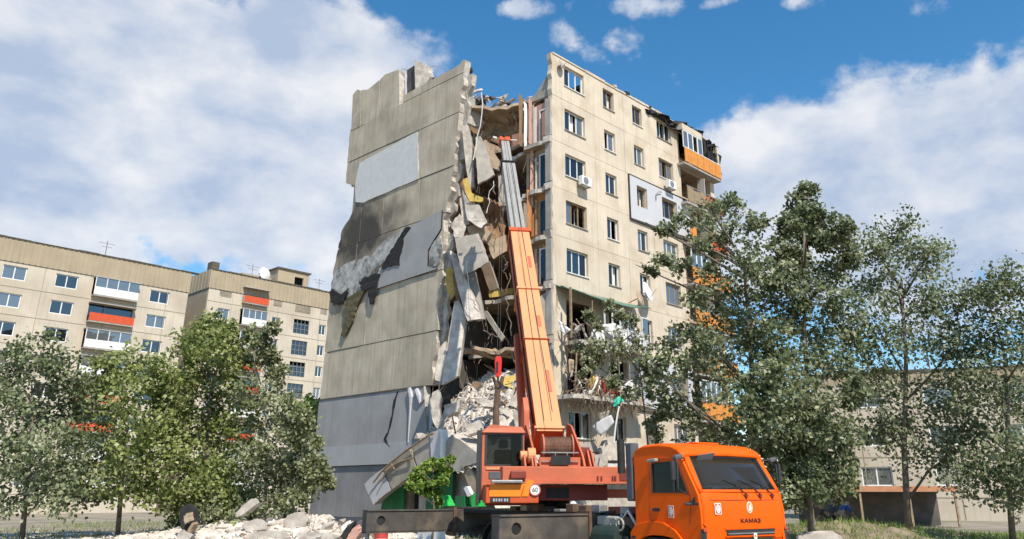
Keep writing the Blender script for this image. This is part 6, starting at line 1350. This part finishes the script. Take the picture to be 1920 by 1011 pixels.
# big poplar right of the truck (two stems)
T('poplar_tree', 'large dark poplar in front of the right end of the block', 'tree', 30, (1415, 480, -20),
  [(1330, 392, 34, .35), (1362, 385, 34), (1296, 408, 30, .35), (1262, 425, 24, .35), (1238, 432, 16, .35), (1395, 425, 42), (1300, 455, 32, .35), (1350, 455, 42), (1405, 490, 50), (1245, 495, 26, .35), (1222, 510, 18, .35), (1275, 488, 26, .35), (1335, 520, 40, .6), (1300, 560, 30, .35), (1385, 560, 48), (1330, 600, 48, .6), (1285, 628, 40, .6), (1390, 630, 55), (1440, 560, 46), (1250, 668, 36, .35), (1225, 690, 24, .35), (1300, 690, 50, .6), (1360, 690, 58), (1420, 680, 55), (1280, 745, 44, .6), (1340, 760, 55, .6), (1400, 765, 55), (1250, 720, 30, .35), (1240, 770, 26, .35), (1300, 800, 40, .6), (1370, 810, 45), (1430, 740, 50), (1325, 650, 44, .6), (1460, 650, 46), (1420, 620, 44), (1450, 700, 44)], .18, .85, 'poplar', trunk_r=.15, seed=1, rs=1.1)
T('poplar_tree', 'tall slim poplar at the right with its top above the others', 'tree', 31.5, (1508, 400, 0),
  [(1512, 362, 22), (1500, 392, 30), (1528, 408, 30), (1482, 425, 26), (1510, 440, 34), (1545, 450, 34), (1470, 470, 30), (1575, 432, 26), (1500, 490, 34), (1555, 510, 36), (1588, 480, 30), (1470, 525, 34), (1520, 560, 44), (1575, 575, 40), (1480, 600, 46), (1545, 630, 48), (1600, 630, 34), (1500, 680, 50), (1565, 690, 44), (1470, 740, 50), (1520, 760, 48), (1450, 800, 46), (1495, 820, 50), (1440, 860, 40), (1480, 880, 46), (1525, 850, 44), (1550, 890, 40), (1580, 870, 30), (1465, 915, 34), (1600, 740, 26), (1440, 520, 34, .7), (1540, 800, 44), (1575, 810, 40), (1500, 780, 44), (1455, 840, 40), (1510, 900, 40), (1540, 915, 26), (1450, 900, 26), (1490, 930, 24), (1585, 900, 26)], .18, 1.0, 'poplar', trunk_r=.12, seed=2, rs=1.14)
T('poplar_tree', 'poplar standing further right behind the rubbish shelter', 'tree', 36, (1690, 520, 0),
  [(1640, 470, 40), (1690, 440, 40), (1740, 480, 45), (1640, 540, 45), (1700, 540, 55), (1760, 560, 45), (1650, 620, 55), (1720, 640, 60), (1780, 660, 50), (1640, 700, 45), (1700, 740, 60), (1770, 760, 55), (1650, 800, 45), (1720, 840, 55), (1790, 850, 50)], .18, .9, 'poplar', trunk_r=.15, seed=3, rs=1.3)
T('bushy_tree', 'dark bushy tree at the far right edge', 'tree', 34, (1880, 640, 0),
  [(1850, 560, 45), (1900, 540, 50), (1830, 630, 50), (1890, 640, 60), (1950, 620, 50), (1820, 720, 50), (1880, 740, 60), (1940, 740, 55), (1830, 810, 50), (1890, 840, 60), (1950, 850, 50), (1850, 900, 45), (1920, 910, 45)], .18, 1.0, 'poplar', trunk_r=.13, seed=4, rs=1.25)
# trees in front of the wrecked balconies
T('young_tree', 'thin young tree growing in front of the wrecked balconies', 'tree', 36.5, (1225, 650, -30),
  [(1108, 590, 16, .6), (1140, 572, 18, .6), (1165, 590, 18, .6), (1120, 610, 18, .6), (1180, 600, 18, .6), (1195, 640, 24, .6), (1150, 640, 24, .6), (1115, 640, 20, .6), (1090, 660, 20, .6), (1130, 670, 26, .6), (1175, 670, 26, .6), (1210, 665, 24, .6), (1100, 690, 22, .6), (1150, 700, 26, .6), (1200, 705, 26, .6), (1228, 700, 22, .6), (1215, 738, 18, .6), (1185, 740, 18, .6), (1222, 800, 16, .6), (1240, 815, 18, .6), (1235, 785, 14, .6), (1155, 720, 16, .6)], .15, .75, 'dusty', trunk_r=.06, seed=5, dY=1.0)
# left group
T('leafy_tree', 'tall leafy tree at the left in front of the distant blocks', 'tree', 39.5, (395, 700, 0),
  [(372, 628, 30), (400, 612, 26), (350, 650, 34), (428, 625, 26), (410, 655, 34), (372, 680, 38), (340, 705, 38), (440, 665, 26), (430, 700, 34), (390, 720, 44), (345, 750, 42), (440, 745, 40), (400, 780, 46), (350, 800, 44), (445, 800, 40), (395, 835, 46), (345, 850, 42), (430, 865, 44), (375, 890, 42), (345, 905, 34), (420, 920, 40), (385, 945, 34), (345, 940, 30), (440, 940, 34), (400, 900, 40), (410, 970, 26), (350, 965, 28), (380, 985, 24), (440, 985, 22)], .19, .72, 'olive', trunk_r=.12, seed=6, spread=1.0, rs=1.22)
T('leafy_tree', 'loose pale leafed tree beside the grey base wall', 'tree', 39.2, (500, 760, 10),
  [(470, 625, 18), (492, 640, 18), (478, 680, 24), (512, 615, 12), (508, 668, 18), (520, 700, 20), (480, 735, 30), (515, 750, 30), (545, 775, 32), (490, 780, 38), (535, 810, 38), (572, 800, 26), (560, 850, 34), (590, 835, 20), (500, 840, 42), (588, 872, 24), (606, 892, 16), (618, 906, 10), (545, 885, 38), (495, 895, 42), (560, 920, 32), (470, 850, 38), (470, 930, 34), (520, 935, 34), (450, 955, 24), (395, 965, 24), (570, 890, 24), (535, 945, 18), (555, 935, 18)], .18, .7, 'dusty', trunk_r=.09, bark='barkpale', seed=7, rs=1.15)
T('bush', 'bright green bush behind the loose tree at the end wall', 'bush', 56, (580, 800, 0),
  [(560, 770, 30), (590, 762, 26), (575, 790, 30), (545, 800, 30), (605, 790, 20), (560, 830, 30), (590, 830, 30)], .22, 1.0, 'bright', trunk_r=.1, seed=8)
T('leafy_tree', 'broad tree at the far left in front of the pale distant block', 'tree', 39, (235, 740, 0),
  [(200, 700, 40), (250, 690, 42), (290, 715, 38), (180, 750, 48), (240, 760, 55), (300, 770, 48), (200, 820, 55), (265, 830, 55), (310, 840, 45), (180, 890, 50), (240, 900, 55), (300, 910, 45)], .2, .9, 'olive', trunk_r=.12, seed=9, rs=1.2)
T('leafy_tree', 'dark tree at the leftmost edge', 'tree', 37, (60, 720, 0),
  [(20, 690, 45), (70, 670, 45), (115, 700, 42), (10, 760, 50), (70, 760, 58), (130, 770, 48), (20, 840, 55), (85, 845, 58), (135, 850, 45), (30, 910, 50), (100, 915, 50), (150, 910, 40)], .2, .95, 'poplar', trunk_r=.12, seed=10, rs=1.2)
T('sapling', 'bright green sapling in front of the collapsed porch', 'tree', 33.5, (812, 880, 0),
  [(788, 884, 9), (803, 874, 9), (820, 880, 9), (836, 884, 8), (795, 902, 11), (815, 905, 11), (832, 900, 8), (776, 896, 8), (818, 925, 9), (801, 922, 8), (828, 868, 6), (846, 862, 5), (768, 912, 5), (822, 940, 7), (812, 866, 5), (785, 916, 6)], .14, 1.0, 'bright', trunk_r=.05, seed=11, dY=.4)
for k, (u, v, Y, lab) in enumerate([(-20, 850, 120, 'far hedge tree at the left horizon'), (1660, 890, 110, 'far round tree behind the low pale building'), (1800, 880, 125, 'far tree at the right horizon'), (1950, 885, 118, 'far tree at the right edge of the horizon'), (640, 900, 120, 'far tree behind the wrecked block')]):
    T('round_tree', lab, 'tree', Y, (u, v - 40, 0), [(u + random.uniform(-40, 40), v + random.uniform(-35, 35), 24) for _ in range(9)], .5, .9, 'poplar', group='far trees', trunk_r=.25, seed=20 + k)

# ================================================================= right-hand ground: earth, grass, shelter, people
def earth_h(x, y): return max(-.06, .75 * math.exp(-((x - 13.5) / 4.6) ** 2 - ((y - 37) / 2.6) ** 2) + .07 * hnoise(x, y) * .8 - .04)
heightfield('earth_bank', earth_h, frange(6, 27, .35), frange(31, 44, .35), lambda x, y, z: (x, y, z), mat('dry_earth', (.22, .18, .125), .95, .35, 1.5, .9, 8, dirt=(.12, .13, .05), dirt_amt=.6), kind='structure')
def blades(n, xr, yr, hr, fn, name, lm, **tags):
    rg = np.random.default_rng(5); x = rg.uniform(*xr, n); y = rg.uniform(*yr, n); z = np.array([fn(a, b) for a, b in zip(x, y)]); h = rg.uniform(*hr, n)
    P = np.stack([x, y, z], 1); a = rg.uniform(0, 6.28, n); w = .02; s = np.stack([np.cos(a) * w, np.sin(a) * w, 0 * a], 1); b = np.stack([rg.normal(0, .12, n), rg.normal(0, .12, n), h], 1)
    V = np.empty((n, 3, 3)); V[:, 0] = P - s; V[:, 1] = P + s; V[:, 2] = P + b
    me = bpy.data.meshes.new(name); me.vertices.add(3 * n); me.vertices.foreach_set('co', V.ravel()); me.loops.add(3 * n); me.loops.foreach_set('vertex_index', np.arange(3 * n, dtype=np.int32)); me.polygons.add(n); me.polygons.foreach_set('loop_start', np.arange(0, 3 * n, 3, dtype=np.int32)); me.polygons.foreach_set('loop_total', np.full(n, 3, dtype=np.int32)); me.update(calc_edges=True)
    t = me.attributes.new('tone', 'FLOAT', 'FACE'); t.data.foreach_set('value', rg.uniform(0, 1, n)); me.materials.append(LM[lm]); o = bpy.data.objects.new(name, me); COL.objects.link(o); return tag(o, kind='stuff', **tags)
blades(9000, (7, 26), (33, 43), (.08, .34), earth_h, 'grass', 'bright', label='rough green grass on the earth bank at the right', cat='grass')
blades(7000, (-30, 6), (34, 60), (.06, .3), lambda x, y: 0, 'grass', 'olive', label='weedy grass around the foot of the block', cat='grass')
slab('concrete_block', [(1498, 1012), (1512, 1003), (1565, 1000), (1580, 1008), (1578, 1024), (1500, 1026)], 30, .5, ['pale', 'pale'], 'pale concrete block lying at the bottom right', amp=.03)
o = MB().tube([Vector((0, 0, 0)), at(1526, 980, 34) - at(1519, 970, 34)], .06, 6).build('white_stick', 'pvc', None, label='short white stick stuck in the earth bank', cat='stick'); o.location = at(1519, 970, 34)
she = empty('shelter', at(1640, 925, 52), 0, label='low shelter with a rust orange roof edge at the right', cat='shelter'); she.location.z = 0
MB().box(-4.2, 5, -.2, 2.6, 2.0, 2.3).build('roof', mat('rust_orange_sheet', (.42, .19, .10), .8, .2, 3, .2), she)
for x in (-4, -1, 2, 4.8): MB().box(x, x + .12, -.1, .02, 0, 1.995).build('post', 'wood', she)
MB().box(-4, 4.9, 2.4, 2.5, 0, 1.99).build('back_wall', 'roomdark', she)
def skin(name, verts, edges, radii, m_, parent, root=0):
    me = bpy.data.meshes.new(name); me.from_pydata(verts, edges, []); me.materials.append(MT[m_] if isinstance(m_, str) else m_); o = bpy.data.objects.new(name, me); COL.objects.link(o); o.parent = parent
    md = o.modifiers.new('skin', 'SKIN'); md.use_smooth_shade = True
    for i, r in enumerate(radii): q = me.skin_vertices[0].data[i]; q.radius = (r, r); q.use_root = (i == root)
    o.modifiers.new('sub', 'SUBSURF').levels = 1; o.modifiers['sub'].render_levels = 2; return o
MT['skin'] = mat('skin', (.45, .27, .19), .6, .08, 8, .05); MT['hair'] = mat('dark_hair', (.03, .022, .018), .8, .3, 20, .3)
def person(label, u, Y, rz, bend, knee, shirt, trous, arm):
    """standing, stooping or squatting figure; bend = lean of the trunk, knee = how far the hips drop"""
    p = at(u, 925, Y); root = empty('person', (p.x, p.y, earth_h(p.x, p.y)), rz, label=label, cat='person')
    hz = .92 - knee; sb, cb = math.sin(bend), math.cos(bend); hy = -.25 * (knee > .2) - .12 * sb
    def sp(d, x=0, f=0): return (x, hy + sb * d + f * cb, hz + cb * d - f * sb)      # +y is forward
    V = [sp(0), sp(.22), sp(.44), sp(.55), sp(.66, 0, .02), sp(.78, 0, .02)]; E = [(0, 1), (1, 2), (2, 3), (3, 4), (4, 5)]; Rr = [.13, .125, .14, .06, .10, .085]
    for sx in (-1, 1):
        i = len(V); kf = .12 + knee * .75
        V += [sp(-.03, .10 * sx), (.13 * sx, hy + kf, max(.42, hz * .52 + knee * .25)), (.14 * sx, hy + .02 - .05 + knee * .2, .09), (.15 * sx, hy + .19 + knee * .2, .04)]; E += [(0, i), (i, i + 1), (i + 1, i + 2), (i + 2, i + 3)]; Rr += [.095, .07, .05, .045]
        i = len(V); sh = sp(.46, .19 * sx); ex, hx = arm[0], arm[1]
        el = (sh[0] + .06 * sx, sh[1] + ex[0], sh[2] + ex[1]); wr = (el[0] - .02 * sx, el[1] + hx[0], el[2] + hx[1]); dv = Vector((0, hx[0], hx[1])).normalized()
        pl_ = Vector(wr) + dv * .08
        V += [sh, el, wr, tuple(pl_)]; E += [(2, i), (i, i + 1), (i + 1, i + 2), (i + 2, i + 3)]; Rr += [.06, .043, .03, .036]
        for f in range(4):
            j = len(V); q = Vector(wr) + dv * (.15 + .012 * (1.5 - abs(f - 1.5))) + Vector((-.02 * sx, (f - 1.5) * .022 * abs(dv.z), (f - 1.5) * .022 * abs(dv.y))); V.append(tuple(q)); E.append((i + 3, j)); Rr.append(.011)
        j = len(V); V.append(tuple(Vector(wr) + dv * .09 + Vector((-.05 * sx, .02, 0)))); E.append((i + 2, j)); Rr.append(.012)
    b = skin('body', V, E, Rr, 'skin', root)
    tv = [V[0], V[1]]; tv = [sp(-.02), sp(.10), V[6], V[7], V[8]]; 
    n1 = 6; n2 = 6 + 4 + 4 + 5
    tv = [sp(-.02), sp(.12), V[n1], V[n1 + 1], V[n1 + 2], V[n2], V[n2 + 1], V[n2 + 2]]; skin('trousers', tv, [(0, 1), (0, 2), (2, 3), (3, 4), (0, 5), (5, 6), (6, 7)], [.15, .145, .11, .088, .075, .11, .088, .075], trous, root)
    a1 = n1 + 4; a2 = n2 + 4
    skin('shirt', [sp(.02), sp(.22), sp(.44), sp(.52), V[a1], V[a1 + 1], V[a2], V[a2 + 1]], [(0, 1), (1, 2), (2, 3), (2, 4), (4, 5), (2, 6), (6, 7)], [.155, .15, .16, .085, .08, .06, .08, .06], shirt, root)
    h = Vector(V[5]); fwd = Vector((0, cb, -sb))
    skin('hair', [tuple(h + Vector((0, -.03, .02))), tuple(h + Vector((0, -.05, -.08)))], [(0, 1)], [.098, .075], 'hair', root)
    MB().prism([h + fwd * .085 + Vector((-.015, 0, -.06)), h + fwd * .085 + Vector((.015, 0, -.06)), h + fwd * .08 + Vector((0, 0, .0))], fwd * .025).build('nose', 'skin', root)
    return root
hang = ((.02, -.30), (.06, -.26)); reach = ((.14, -.26), (.18, -.18))
person('person in black clothes stooping beside the poplar', 1537, 40.5, R(70), R(38), .22, 'darkplastic', 'chassis', reach)
person('person in dark clothes standing behind the stooping one', 1556, 42.0, R(150), R(8), 0, 'seat', 'chassis', hang)
person('person in a blue shirt bending forward at the right', 1574, 40.0, R(-60), R(48), .08, mat('blue_shirt', (.04, .10, .30), .9, .15, 6, .2), mat('beige_shorts', (.40, .26, .20), .9, .1, 6, .2), reach)
